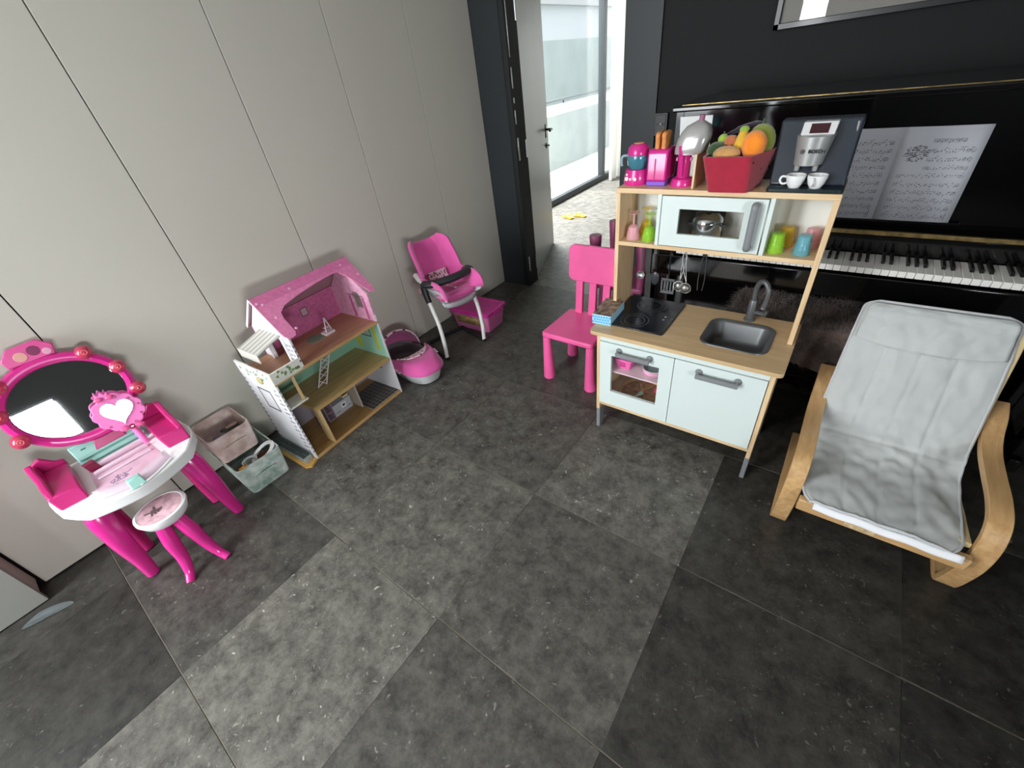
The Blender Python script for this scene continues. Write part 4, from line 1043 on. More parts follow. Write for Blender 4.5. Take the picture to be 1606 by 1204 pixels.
c_ = G().grid(lambda u, v: cushion(u, v), 72, 120)
cu = c_.build('cushion', M_CUSH, A, sharp=180); md_ = cu.modifiers.new('thickness', 'SOLIDIFY'); md_.thickness = 0.030; md_.offset = -1.0
bpy.context.view_layer.update()
edge = [cushion(0, k/50) for k in range(51)] + [cushion(k/24, 1) for k in range(1, 25)] + [cushion(1, 1 - k/50) for k in range(1, 51)] + [cushion(1 - k/24, 0) for k in range(1, 24)]
G().tube(edge, 0.0045, 7, closed=True).build('piping', mat('pale_piping', '#c0c2c4', 0.85), cu)
G().grid(lambda u, v: cushion(lerp(0.03, 0.97, u), lerp(0.735 + 0.02*abs(u*2-1)**3, 0.968, v), 0.010 + 0.010*math.sin(PI*v)**0.8 + 0.003*noise.noise(Vector((u*6, v*4, 9)))), 50, 30).build('headrest_flap', M_CUSH, cu, solid=0.008, sharp=180)
fl = [cushion(lerp(0.03, 0.97, k/30), 0.735 + 0.02*abs(k/15 - 1)**3, 0.011) for k in range(31)]
G().tube(fl, 0.003, 6).build('flap_seam', mat('pale_piping', '#c0c2c4', 0.85), cu)
G().grid(lambda u, v: Vector((lerp(1.500, 1.844, u), -0.338 + 0.012*v, lerp(0.232, 0.250, v) - 0.004*math.sin(u*PI*3)**2)), 30, 4).build('white_lining', mat('white_lining', '#e4e6ea', 0.85), cu, solid=0.01)
G().box(1.59, 1.665, -0.3205, -0.3175, 0.192, 0.214).build('paper_label', mat('worn_paper_label', '#c4ac84', 0.8, var=(60, 0.3)), A)

# ------------------------------------------------------------------ toy vanity table (faces +X, against the wardrobe)
V = thing('toy_vanity', 'white and magenta toy vanity table with round mirror at the wardrobe', 'toy vanity', (-0.64, -1.545, 0))
def vp(g, n, m, parent=None, **k): return g.build(n, m, parent or V, **k)
cyv = -1.545
# table top: bowed front, straight back
def top_outline(grow=0.0, back=-0.82):
    p = []
    for k in range(17):
        s_ = lerp(-1, 1, k/16)
        p.append((-0.405 + grow - 0.085*abs(s_)**1.6 - 0.07*max(0, abs(s_) - 0.78)/0.22, cyv + s_*(0.222 + grow)))
    p += [(-0.62, cyv + 0.232 + grow), (-0.74, cyv + 0.222 + grow), (back, cyv + 0.17), (back, cyv - 0.17), (-0.74, cyv - 0.222 - grow), (-0.62, cyv - 0.228 - grow)]
    return p
vp(G().prism(top_outline(), 'z', 0.385, 0.432), 'table_top', M_WHITEPL, bevel=0.006, seg=3)
M_TRAY = mat('mauve_tray_print', '#d9b3c6', 0.35, var=(14, 0.12))
poly = [(-0.425 - 0.05*abs(lerp(-1, 1, k/10))**1.7, cyv + 0.105*lerp(-1, 1, k/10)) for k in range(11)]
vp(G().prism(poly + [(-0.70, cyv + 0.095), (-0.70, cyv - 0.095)], 'z', 0.4315, 0.4335), 'tray_inlay', M_TRAY)
# translucent sloping drawer front with the mint tab
fr = [(-0.412 - 0.052*abs(lerp(-1, 1, k/12))**1.7, cyv + 0.115*lerp(-1, 1, k/12)) for k in range(13)]
g = G()._add([(x, y, 0.4335) for x, y in fr] + [(x - 0.045, y, 0.452) for x, y in fr], [(i, i+1, 13+i+1, 13+i) for i in range(12)])
vp(g, 'drawer_cover', mat('milky_clear_plastic', '#e3d3e0', 0.2, alpha=0.5), solid=0.003)
vp(G().tube([(x + 0.004, y, 0.4345) for x, y in fr], 0.005, 8), 'front_lip', M_WHITEPL)
vp(G().hexa([(-0.418, -1.575, 0.434), (-0.402, -1.575, 0.434), (-0.402, -1.528, 0.434), (-0.418, -1.528, 0.434)], [(-0.445, -1.572, 0.463), (-0.425, -1.572, 0.463), (-0.425, -1.531, 0.463), (-0.445, -1.531, 0.463)]), 'drawer_tab', M_MINT, bevel=0.004)
for k, (x0, w_) in enumerate(((-0.60, 0.012), (-0.645, 0.014), (-0.69, 0.016))):
    vp(G().box(x0, x0 + w_, cyv - 0.085, cyv + 0.09, 0.4335, 0.441 + k*0.006), 'tray_step', mat('pale_mauve_plastic', '#dfc6d6', 0.35), bevel=0.003)
for k in range(9):
    x, y = R.uniform(-0.55, -0.49), R.uniform(cyv - 0.075, cyv - 0.005)
    vp(G().tube(bez([(x, y, 0.4337), (x + R.uniform(-.02, .02), y + R.uniform(-.02, .02), 0.4337), (x + R.uniform(-.03, .03), y + R.uniform(-.03, .03), 0.4337)], 4), 0.0022, 5, flat=0.3), 'ribbon_print', mat('grey_violet_print', '#85738f', 0.5))
# mint back rail with slots
vp(G().hexa([(-0.745, cyv - 0.10, 0.432), (-0.715, cyv - 0.10, 0.432), (-0.715, cyv + 0.115, 0.432), (-0.745, cyv + 0.115, 0.432)], [(-0.80, cyv - 0.10, 0.505), (-0.785, cyv - 0.10, 0.505), (-0.785, cyv + 0.115, 0.505), (-0.80, cyv + 0.115, 0.505)]), 'back_rail', M_MINT, bevel=0.004)
for z, x in ((0.462, -0.738), (0.444, -0.724)):
    vp(G().box(x - 0.006, x + 0.004, cyv - 0.095, cyv + 0.11, z, z + 0.008), 'rail_ridge', M_MINT, bevel=0.002)
for k in range(5):
    y = cyv - 0.065 + k*0.042
    vp(G().box(-0.785, -0.765, y - 0.008, y + 0.008, 0.484, 0.489), 'rail_slot', mat('dark_mint_slot', '#4c7771', 0.5), bevel=0.002)
# magenta side boxes with raised wing-like backs
def wing(s):
    y0, y1 = (cyv - 0.212, cyv - 0.125) if s < 0 else (cyv + 0.125, cyv + 0.212)
    yo, yi = (y0, y1) if s < 0 else (y1, y0)
    g = G()
    g.hexa([(-0.755, y0 + 0.006, 0.430), (-0.535, y0 + 0.006, 0.430), (-0.525, y1 - 0.004, 0.430), (-0.755, y1, 0.430)],
           [(-0.77, y0, 0.478), (-0.560, y0 - 0.002, 0.482), (-0.55, y1 - 0.002, 0.476), (-0.77, y1, 0.470)])
    # scooped outer wing: profile along x rising towards the back with a notch
    prof_ = [(-0.555, 0.478), (-0.60, 0.500), (-0.655, 0.506), (-0.69, 0.534), (-0.722, 0.548), (-0.735, 0.520), (-0.77, 0.512), (-0.785, 0.47), (-0.77, 0.45), (-0.56, 0.45)]
    g.prism(prof_, 'y', min(yo, yo - s*0.020), max(yo, yo - s*0.020))
    g.prism([(yo, 0.45), (yo, 0.512), (lerp(yo, yi, .45), 0.530), (lerp(yo, yi, .75), 0.492), (yi, 0.484), (yi, 0.45)], 'x', -0.79, -0.772)
    return vp(g, 'side_box', M_HOTD, bevel=0.006, seg=3)
wing(-1); wing(1)
# legs
def leg(pts, r, parent, m=M_HOT, flat=0.75):
    p = bez(pts, 5); n = len(p); rs = []
    for i in range(n):
        f = i/(n-1)*(len(r)-1); k = min(int(f), len(r)-2); rs.append(lerp(r[k], r[k+1], f - k))
    return G().tube(p, rs, 14, flat=flat).build('leg', m, parent)
for s in (-1, 1):
    y = cyv + s*0.150
    leg([(-0.545, y, 0.39), (-0.52, y + s*0.008, 0.33), (-0.50, y + s*0.014, 0.22), (-0.505, y + s*0.018, 0.10), (-0.515, y + s*0.026, 0.004)], [0.034, 0.038, 0.033, 0.026, 0.022], V)
    leg([(-0.72, y, 0.39), (-0.70, y - s*0.004, 0.25), (-0.69, y - s*0.006, 0.12), (-0.675, y - s*0.004, 0.004)], [0.034, 0.034, 0.028, 0.023], V, M_HOTD)
vp(G().box(-0.735, -0.70, cyv - 0.13, cyv + 0.13, 0.345, 0.39), 'rear_apron', M_HOTD, bevel=0.004)
# mirror, tilted slightly back
ty = 0.25
MM = Matrix.Translation((-0.795, -1.530, 0.668)) @ Matrix.Rotation(PI/2, 4, 'Z') @ Matrix.Rotation(PI/2 - ty, 4, 'X')   # local x = along the wall, y = up, z = out of the glass
def el(a, b, t, z=0): return MM @ Vector((a*math.cos(t), b*math.sin(t), z))
g = G(); n = 56; rings = []
for a, b, z in ((0.160, 0.134, 0.002), (0.164, 0.138, 0.012), (0.174, 0.150, 0.017), (0.186, 0.166, 0.013), (0.192, 0.173, 0.0), (0.186, 0.167, -0.014), (0.164, 0.138, -0.014)):
    rings.append([g.bm.verts.new(el(a, b, k*2*PI/n, z)) for k in range(n)])
for A_, B_ in zip(rings, rings[1:] + rings[:1]):
    for k in range(n): g.bm.faces.new((A_[k], A_[(k+1) % n], B_[(k+1) % n], B_[k]))
mf = vp(g, 'mirror_frame', M_HOT)
g = G(); g._add([el(0.162, 0.136, k*2*PI/n, 0.0) for k in range(n)] + [el(0.162, 0.136, k*2*PI/n, -0.012) for k in range(n)], [tuple(range(n)), tuple(range(n, 2*n))[::-1]] + [(i, (i+1) % n, n + (i+1) % n, n + i) for i in range(n)])
vp(g, 'mirror_glass', M_MIRROR, mf)
for ya, za in ((0.117, 0.122), (0.166, 0.036), (0.172, -0.060), (-0.120, 0.120), (-0.172, 0.040), (-0.176, -0.055)):
    p = MM @ Vector((ya*1.03, za*1.06, 0.010))
    b_ = G(); b_.ball(p, 0.0265, seg=20, rng=12); bo = vp(b_, 'bulb', M_BULB, mf)
    N_ = (MM.to_3x3() @ Vector((0, 0, 1))).normalized()
    vp(G().tube([p + N_*0.0258 + (MM.to_3x3() @ Vector((0.008*math.cos(q*PI/8), 0.008*math.sin(q*PI/8), -0.0015))) for q in range(16)], 0.0018, 6, closed=True), 'bulb_ring', mat('coral_ring_plastic', '#e8736a', 0.25), bo)
pl_ = [(-0.066, 0.166), (-0.072, 0.196), (-0.040, 0.226), (0.040, 0.228), (0.070, 0.198), (0.060, 0.162)]
vp(G().prism(pl_, 'z', -0.012, 0.014, MM), 'crown_plaque', mat('orchid_plastic', '#d4478f', 0.3, coat=0.2), mf, bevel=0.004)
for (a, b, r_, m_) in ((-0.022, 0.190, 0.017, mat('peach_print', '#d99c92', 0.5)), (0.016, 0.196, 0.017, mat('plum_print', '#7c2452', 0.5)), (0.044, 0.180, 0.012, mat('rose_print', '#d99ab4', 0.5))):
    vp(G().lathe([(0, 0.0142), (r_, 0.0142), (r_*0.95, 0.0152), (0, 0.0156)], (a, b, 0), 18, MM), 'plaque_print', m_, mf)
vp(G().prism([(-0.055, -0.215), (0.055, -0.215), (0.035, -0.155), (-0.035, -0.155)], 'z', -0.02, -0.004, MM), 'mirror_post', M_HOTD, mf, bevel=0.004)
# heart-shaped hand mirror in its holder
M_HMP = mat('candy_pink_satin_plastic', '#e277b8', 0.55)
H = thing('hand_mirror', 'pink heart hand mirror leaning on the right of the vanity mirror', 'hand mirror', (-0.715, -1.452, 0.57))
HM = Matrix.Translation((-0.715, -1.452, 0.575)) @ Matrix.Rotation(PI/2 - 0.13, 4, 'Z') @ Matrix.Rotation(PI/2 - 0.27, 4, 'X') @ Matrix.Rotation(-0.14, 4, 'Z')
def heart(sc_, n=40):
    o = []
    for k in range(n):
        t = k*2*PI/n
        x = 16*math.sin(t)**3; y = 13*math.cos(t) - 5*math.cos(2*t) - 2*math.cos(3*t) - math.cos(4*t)
        o.append((x*sc_/16, (y + 2)*sc_/15))
    return o
outl = []
for k in range(132):
    t = k*2*PI/132; r_ = 0.073 + 0.0075*abs(math.sin(t*5.5)) 
    outl.append((r_*math.cos(t)*0.98, r_*0.93*math.sin(t) + 0.002))
G().prism(outl, 'z', -0.008, 0.006, HM).build('frame', M_HMP, H, bevel=0.003)
G().prism(heart(0.050), 'z', 0.006, 0.0085, HM).build('rim', mat('dusty_pink_plastic', '#b9708f', 0.3), H)
G().prism(heart(0.047), 'z', 0.0085, 0.0095, HM).build('mirror_glass', M_MIRROR, H)
for k in range(7):
    t = -2.3 + k*0.62
    G().lathe([(0, 0.0062), (0.004, 0.0062), (0.003, 0.008), (0, 0.0085)], (0.064*math.cos(t), 0.060*math.sin(t), 0), 10, HM).build('gem', mat('ruby_gem_plastic', '#8a1744', 0.12, coat=0.5), H)
for sx in (-1, 1):
    G().ball((-0.018 + sx*0.016, 0.066, 0.010), 0.014, 0.009, 0.007, M=HM).build('bow', mat('rose_bow_plastic', '#e05b96', 0.25, coat=0.3), H)
    G().ball((0.014 + sx*0.022, -0.066, 0.012), 0.017, 0.010, 0.008, M=HM).build('bow', mat('rose_bow_plastic', '#e05b96', 0.25, coat=0.3), H)
G().lathe([(0, 0.012), (0.010, 0.012), (0.008, 0.02), (0, 0.021)], (0.014, -0.066, 0), 14, HM).build('bow_gem', mat('ruby_gem_plastic', '#8a1744', 0.12, coat=0.5), H)
G().tube([HM @ Vector(q) for q in ((0.014, -0.070, 0), (0.020, -0.105, 0.0), (0.028, -0.150, 0.0), (0.030, -0.165, 0))], [0.010, 0.0115, 0.010, 0.006], 12).build('handle', M_HMP, H)
G().prism([(-0.040, 0.066), (-0.038, 0.088), (-0.030, 0.078), (-0.022, 0.092), (-0.012, 0.078), (-0.004, 0.088), (-0.002, 0.066)], 'z', -0.006, 0.004, HM).build('tiara', M_HMP, H, bevel=0.002)
# little deep red box at the back left of the table
single(G().hexa([(-0.70, -1.64, 0.4325), (-0.665, -1.635, 0.4325), (-0.668, -1.600, 0.4325), (-0.703, -1.605, 0.4325)], [(-0.695, -1.645, 0.468), (-0.66, -1.640, 0.476), (-0.67, -1.606, 0.462), (-0.70, -1.608, 0.470)]), 'toy_jewel_box', mat('wine_red_plastic', '#8b1f48', 0.25, coat=0.3), 'small wine red toy piece at back of vanity beside mint rail', 'toy', (-0.683, -1.62, 0.4325), bevel=0.004)

# stool
T = thing('toy_stool', 'round white toy stool with printed pink top under the vanity', 'stool', (-0.452, -1.560, 0))
sx_, sy_ = -0.452, -1.560
G().lathe([(0, 0.240), (0.070, 0.240), (0.076, 0.246), (0.088, 0.275), (0.087, 0.284), (0.078, 0.286), (0.074, 0.283), (0, 0.283)], (sx_, sy_, 0), 40).build('seat', M_WHITEPL, T)
pr_ = G().lathe([(0, 0.2838), (0.073, 0.2838), (0.073, 0.2828)], (sx_, sy_, 0), 40).build('printed_top', mat('rose_floral_print', '#dcb4bd', 0.4, var=(45, 0.22)), T)
g = G()
for k in range(9):
    a = R.uniform(0, 6.28); p0 = Vector((sx_ - 0.006, sy_ - 0.020, 0.2842)); g.tube([p0 + Vector((R.uniform(-.012, .012), R.uniform(-.014, .014), 0)), p0 + Vector((0.026*math.cos(a), 0.030*math.sin(a), 0))], 0.004, 5, flat=0.1, up=(0, 0, 1))
g.build('bow_print', mat('grey_brown_print', '#6e5a5e', 0.5), T)
for a in (-0.62, 0.35, 2.9):
    d = Vector((math.cos(a), math.sin(a), 0)); b = Vector((sx_, sy_, 0))
    leg([b + d*0.050 + Vector((0, 0, 0.245)), b + d*0.075 + Vector((0, 0, 0.17)), b + d*0.090 + Vector((0, 0, 0.09)), b + d*0.118 + Vector((0, 0, 0.03)), b + d*0.150 + Vector((0, 0, 0.003))], [0.024, 0.026, 0.021, 0.0165, 0.015], T, M_HOT, 0.85)

# ------------------------------------------------------------------ fabric bins
def bin_(name, label, x0, x1, y0, y1, z0, z1, m, flare=0.012, rot=0.0):
    cx_, cy_ = (x0+x1)/2, (y0+y1)/2
    t = thing(name, label, 'storage bin', (cx_, cy_, z0), rot)
    hx, hy, h = (x1-x0)/2, (y1-y0)/2, z1-z0
    g = G(); n = 6; loops = []
    levels = [(0, 0.0, 0), (0.35, 0.5, 0), (0.7, 0.85, 0), (1.0, 1.0, 0), (1.0, 1.0, 0.005), (0.6, 0.7, 0.005), (0.03, 0.02, 0.005)]
    for f, fl, off in levels:
        loop = []
        for k, (px_, py_) in enumerate(rrect(-(hx - flare*(1-fl)) + off, hx - flare*(1-fl) - off, -(hy - flare*(1-fl)) + off, hy - flare*(1-fl) - off, 0.022, 5)):
            q = Vector((px_*7, py_*7, f*3 + x0*9)); w_ = 0.006*noise.noise(q)*(0.3 + f)
            loop.append(g.bm.verts.new((px_ + w_, py_ + 0.006*noise.noise(q + Vector((4, 2, 1)))*(0.3 + f), 0.001 + f*h + (0.010*noise.noise(q*0.6 + Vector((9, 9, 0))) if f == 1.0 else 0))))
        loops.append(loop)
    for A_, B_ in zip(loops, loops[1:]):
        for i in range(len(A_)):
            j = (i+1) % len(A_); g.bm.faces.new((A_[i], A_[j], B_[j], B_[i]))
    g.bm.faces.new(loops[0][::-1]); g.bm.faces.new(loops[-1])
    b_ = g.build('bin_wall', m, t, world=False)
    G().tube([loops_ for loops_ in [v for v in []]] or [(hx + 0.002, -0.045, h*0.55), (hx + 0.012, -0.035, h*0.60), (hx + 0.012, 0.035, h*0.60), (hx + 0.002, 0.045, h*0.55)], 0.010, 8, flat=0.3).build('carry_loop', m, t, world=False)
    return t
M_GBIN = mat('green_marbled_fabric', '#87a397', 0.85, var=(19, 0.3), col2='#d9e0da', bump=(150, 0.2))
M_PBIN = mat('rose_marbled_fabric', '#b79d95', 0.85, var=(19, 0.2), col2='#dccdc6', bump=(150, 0.2))
bin_('fabric_bin', 'green marbled fabric bin with toys standing on the floor', -0.862, -0.528, -1.295, -1.088, 0.0, 0.158, M_GBIN)
bin_('fabric_bin', 'rose marbled fabric bin resting on back of the green bin', -0.848, -0.632, -1.303, -1.118, 0.160, 0.300, M_PBIN, 0.010)
GB = 'odds and ends in the fabric bins'
single(G().tube([(-0.585 + 0.040*math.cos(a*PI/12), -1.150 + 0.052*math.sin(a*PI/12), 0.142 + 0.020*math.sin(a*PI/12)) for a in range(24)], 0.010, 8, flat=0.7, closed=True), 'toy_ring', M_WHITEPL, 'large white ring among the toys in the green bin', 'toy', (-0.585, -1.15, 0.10), GB)
single(G().lathe([(0, 0), (0.028, 0), (0.034, 0.05), (0.030, 0.05), (0.026, 0.008), (0, 0.008)], (-0.580, -1.215, 0.100), 20), 'toy_cup', mat('light_grey_plastic', '#aeb4b3', 0.4), 'light grey toy cup in the green bin beside white ring', 'toy', (-0.58, -1.215, 0.085), GB)
single(G().box(-0.575, -0.535, -1.275, -1.235, 0.110, 0.150, Matrix.Identity(4)), 'toy_brick', mat('amber_plastic', '#d79a34', 0.4), 'amber yellow toy block at near corner of the green bin', 'toy', (-0.555, -1.255, 0.095), GB, bevel=0.005)
single(G().box(-0.640, -0.540, -1.278, -1.105, 0.075, 0.112), 'toy_case', mat('rust_brown_plastic', '#6d3d2c', 0.5), 'rust brown toy case lying deep in the green bin', 'toy', (-0.58, -1.19, 0.055), GB, bevel=0.008)
single(G().tube([(-0.74 + 0.022*math.cos(a*PI/10), -1.170 + 0.022*math.sin(a*PI/10), 0.262 + 0.01*math.cos(a*PI/10)) for a in range(20)], 0.006, 8, closed=True), 'toy_bracelet', mat('pearl_brown_plastic', '#a88e86', 0.3), 'pale brown bracelet lying in the rose bin', 'toy', (-0.74, -1.17, 0.255), GB)
single(G().ball((-0.735, -1.235, 0.232), 0.034, 0.036, 0.024), 'toy_pouch', mat('grey_violet_cloth', '#6f6474', 0.8), 'grey violet cloth pouch lying in the rose bin', 'toy', (-0.735, -1.235, 0.21), GB)
single(G().box(-0.80, -0.68, -1.215, -1.135, 0.215, 0.240), 'toy_case', mat('dark_olive_plastic', '#3a3a33', 0.6), 'dark flat case lying under bracelet in the rose bin', 'toy', (-0.74, -1.175, 0.215), GB, bevel=0.006)

# ------------------------------------------------------------------ doll's house; local x = along the front, y = depth, z = up
hd_ = Vector((-0.062, 0.998, 0)).normalized()
DH = thing('dolls_house', "open wooden doll's house with pink roof, balcony and three floors", "doll's house", (-0.468, -0.99, 0), math.atan2(hd_.y, hd_.x))
def dp(g, n, m, parent=None, **k): return g.build(n, m, parent or DH, world=False, **k)
W_, D_ = 0.61, 0.300
M_BOARD = mat('white_printed_board', '#e6e6ea', 0.55)
M_PLY = wood('dolls_house_plywood', '#b58e58', '#cfaa74', 0.5, 6, 0)
M_FL1 = wood('brown_floor_print', '#8b6a3a', '#a58350', 0.45, 5, 0)
M_FL2 = wood('golden_floor_print', '#a68a58', '#c0a470', 0.4, 5, 0)
M_FL3 = wood('red_brown_floor_print', '#9e7156', '#b5866a', 0.45, 5, 0)
M_ROOF = mat('pink_roof_print', '#d57ca6', 0.5, var=(60, 0.10))
M_ROSE = mat('rose_wallpaper', '#c46b97', 0.55, var=(70, 0.25), col2='#b05a86')
M_LEAF = mat('leaf_print', '#8d8f98', 0.6)
M_GLEAF = mat('ivy_print', '#7f9a6d', 0.6)
T0, T1, T2 = 0.018, 0.249, 0.480     # floor tops
t = 0.009
UL = 0.145; UR = 0.600
# carcass
dp(G().box(0, W_, 0, D_, 0.0, T0 - 0.001), 'base_board', M_PLY, bevel=0.001)
dp(G().box(0.009, W_ - t, 0.004, D_ - t, T0 - 0.001, T0), 'ground_floor', M_FL1)
dp(G().prism([(0.115, 0.0), (W_ - t, 0.0), (W_ - t, D_ - t), (0.009, D_ - t), (0.009, 0.20), (0.095, 0.20)], 'z', T1 - 0.015, T1), 'first_floor', M_FL2, bevel=0.0008)
dp(G().box(0.115, W_ - t, -0.0012, 0.0, T1 - 0.015, T1 - 0.001), 'floor_edge', M_PLY)
dp(G().box(0.009, W_, 0.0, D_ - t, T2 - 0.015, T2), 'attic_floor', M_FL3, bevel=0.0008)
dp(G().box(0.0, W_, -0.0012, 0.0, T2 - 0.015, T2 - 0.001), 'floor_edge', M_PLY)
lw = dp(G().box(0.0, t, -0.001, D_, T0 - 0.012, T2 + 0.048), 'left_wall', M_BOARD, bevel=0.0008)
dp(G().box(W_ - t, W_, -0.001, D_, 0.0, T2 + 0.036), 'right_wall', M_BOARD, bevel=0.0008)
dp(G().box(0.0, W_, D_ - t, D_, 0.0, 0.235), 'back_wall_ground', mat('grey_lilac_wallpaper', '#8f878f', 0.6))
dp(G().box(0.0, W_, D_ - t, D_, 0.235, T2 - 0.015), 'back_wall_first', mat('mint_wallpaper', '#86b39b', 0.6))
dp(G().box(UL, UR + t, D_ - t, D_, T2, T2 + 0.16), 'back_wall_attic', M_ROSE)
dp(G().box(W_ - t - 0.0006, W_ - t, 0.002, D_ - t, T1, T2 - 0.015), 'side_paper', mat('mint_wallpaper_light', '#a9dcc6', 0.6))
# upper left wall (set in behind the balcony) with its gable, upper right wall with the arched window
UL = 0.145; UR = 0.600
apx, apz, ez = 0.155, 0.792, 0.638
def gable(y0, z0): return [(y0, z0), (D_ - t, z0), (D_ - t, ez), (apx, apz - 0.012), (y0, ez - 0.006)]
ul = G()
ul.prism([(0.0, T2), (0.060, T2), (0.060, T2 + 0.125), (0.205, T2 + 0.125), (0.205, T2), (D_ - t, T2), (D_ - t, ez), (apx, apz - 0.012), (0.0, ez - 0.006)], 'x', UL, UL + t)
ulw = dp(ul, 'upper_left_wall', M_BOARD)
for z in (0.505, 0.530, 0.555, 0.58):
    for y in (0.012, 0.032):
        dp(G().prism([(y, z), (y + 0.014, z + 0.004), (y + 0.012, z + 0.014), (y - 0.002, z + 0.012)], 'x', UL - 0.0006, UL), 'stone_print', M_LEAF, ulw)
        dp(G().prism([(UL + 0.001, z), (UL + 0.008, z + 0.002), (UL + 0.008, z + 0.012), (UL + 0.001, z + 0.010)], 'y', -0.0006, 0.0), 'stone_print', M_LEAF, ulw)
ur = G()
arch = [(0.095 + 0.033*math.cos(a*PI/10), 0.600 + 0.035*math.sin(a*PI/10)) for a in range(11)]
ys0, ys1, zb, zt_ = 0.062, 0.128, 0.545, 0.600
# wall around the window: below, both sides, above
ur.box(UR, UR + t, 0.0, D_ - t, T2, zb)
ur.box(UR, UR + t, 0.0, ys0, zb, ez - 0.006).box(UR, UR + t, ys1, D_ - t, zb, ez - 0.006)
ur.prism([(0.0, ez - 0.006), (D_ - t, ez - 0.006), (apx, apz - 0.012)], 'x', UR, UR + t)
ur.prism([(ys1, ez - 0.006)] + [(p[0], p[1]) for p in arch][0:11] + [(ys0, ez - 0.006)], 'x', UR, UR + t)
urw = dp(ur, 'upper_right_wall', mat('pale_rose_board', '#dda3bf', 0.55, var=(50, 0.12)))
for y in (0.048, 0.150):
    dp(G().box(UR - 0.0008, UR, y - 0.010, y + 0.008, T2 + 0.005, ez - 0.03), 'curtain_print', mat('deep_rose_print', '#b95a8d', 0.55), urw)
dp(G().box(UR - 0.0012, UR, 0.042, 0.165, ez - 0.025, ez - 0.021), 'curtain_rail_print', mat('plum_grey_print', '#7b5468', 0.5), urw)
# roof: front slope with the cut-out, back slope
def slope_pt(a, s): return (a, lerp(-0.006, apx, s), lerp(ez, apz, s))
x0r, x1r = 0.132, 0.655
low = [(0.132, 0.16), (0.135, 0.03), (0.146, -0.035), (0.160, -0.06), (0.178, -0.04), (0.188, 0.03), (0.191, 0.36), (0.201, 0.50), (0.236, 0.60), (0.32, 0.675), (0.43, 0.735), (0.525, 0.765), (0.560, 0.74), (0.578, 0.62), (0.596, 0.42), (0.612, 0.15), (0.622, 0.0), (0.635, -0.03), (0.650, 0.0), (0.655, 0.05)]
nf = Vector((0, -(apz - ez), apx + 0.006)).normalized()
cols = []
for (xa, sa), (xb, sb) in zip(low, low[1:]):
    for k in range(3): cols.append((lerp(xa, xb, k/3), lerp(sa, sb, k/3)))
cols.append(low[-1])
g = G(); bm = g.bm; nr = 8
top_ = [[bm.verts.new(Vector(slope_pt(x, lerp(s_, 1.0, j/nr))) + nf*0.006) for j in range(nr + 1)] for x, s_ in cols]
bot_ = [[bm.verts.new(slope_pt(x, lerp(s_, 1.0, j/nr))) for j in range(nr + 1)] for x, s_ in cols]
for i in range(len(cols) - 1):
    for j in range(nr):
        bm.faces.new((top_[i][j], top_[i+1][j], top_[i+1][j+1], top_[i][j+1])); bm.faces.new((bot_[i][j], bot_[i][j+1], bot_[i+1][j+1], bot_[i+1][j]))
    bm.faces.new((top_[i][0], bot_[i][0], bot_[i+1][0], top_[i+1][0])); bm.faces.new((top_[i][nr], top_[i+1][nr], bot_[i+1][nr], bot_[i][nr]))
for i in (0, -1):
    for j in range(nr): bm.faces.new((top_[i][j], top_[i][j+1], bot_[i][j+1], bot_[i][j]))
rf = dp(g, 'roof_front', M_ROOF)
# scalloped shingle rows printed on the slope: shallow ridges
for r_ in range(1, 9):
    s = 0.77 + r_*0.026
    dp(G().tube([Vector(slope_pt(lerp(x0r + .004, x1r - .004, k/40), s + 0.006*abs(math.sin(k*PI/2)))) + nf*0.0061 for k in range(41)], 0.0008, 4), 'shingle_line', mat('shingle_line_print', '#b84f8a', 0.5), rf)
for a, s in ((0.165, 0.80), (0.168, 0.45), (0.20, 0.08), (0.148, 0.86), (0.31, 0.87), (0.60, 0.86), (0.64, 0.5)):
    c_ = Vector(slope_pt(a, s)) + nf*0.0062
    dp(G().lathe([(0, 0.001), (0.006, 0.0006), (0.007, 0)], seg=8, M=Matrix.Translation(c_) @ nf.to_track_quat('Z', 'Y').to_matrix().to_4x4()), 'flower_print', mat('pale_pink_print', '#e7a3c7', 0.5), rf)
g = G()
g._add([(x0r, apx, apz - 0.004), (x1r, apx, apz - 0.004), (x1r, D_ + 0.006, ez - 0.004), (x0r, D_ + 0.006, ez - 0.004), (x0r, apx, apz + 0.005), (x1r, apx, apz + 0.005), (x1r, D_ + 0.010, ez + 0.003), (x0r, D_ + 0.010, ez + 0.003)], [(0,3,2,1),(4,5,6,7),(0,1,5,4),(1,2,6,5),(2,3,7,6),(3,0,4,7)])
dp(g, 'roof_back', mat('dusty_rose_board', '#a5808a', 0.6))
g = G()
g._add([(x0r - 0.002, apx, apz - 0.006), (x0r, apx, apz - 0.006), (x0r, D_ + 0.008, ez - 0.008), (x0r - 0.002, D_ + 0.008, ez - 0.008), (x0r - 0.002, apx, apz + 0.007), (x0r, apx, apz + 0.007), (x0r, D_ + 0.012, ez + 0.005), (x0r - 0.002, D_ + 0.012, ez + 0.005)], [(0,3,2,1),(4,5,6,7),(0,1,5,4),(1,2,6,5),(2,3,7,6),(3,0,4,7)])
dp(g, 'roof_edge', M_BOARD)
g = G()
for ya, za, yb, zb_ in ((-0.004, ez - 0.002, apx, apz), ):
    g._add([(x0r - 0.0015, ya, za - 0.004), (x0r, ya, za - 0.004), (x0r, yb, zb_ - 0.002), (x0r - 0.0015, yb, zb_ - 0.002), (x0r - 0.0015, ya, za + 0.006), (x0r, ya, za + 0.006), (x0r, yb, zb_ + 0.008), (x0r - 0.0015, yb, zb_ + 0.008)], [(0,3,2,1),(4,5,6,7),(0,1,5,4),(1,2,6,5),(2,3,7,6),(3,0,4,7)])
dp(g, 'roof_edge', M_BOARD)
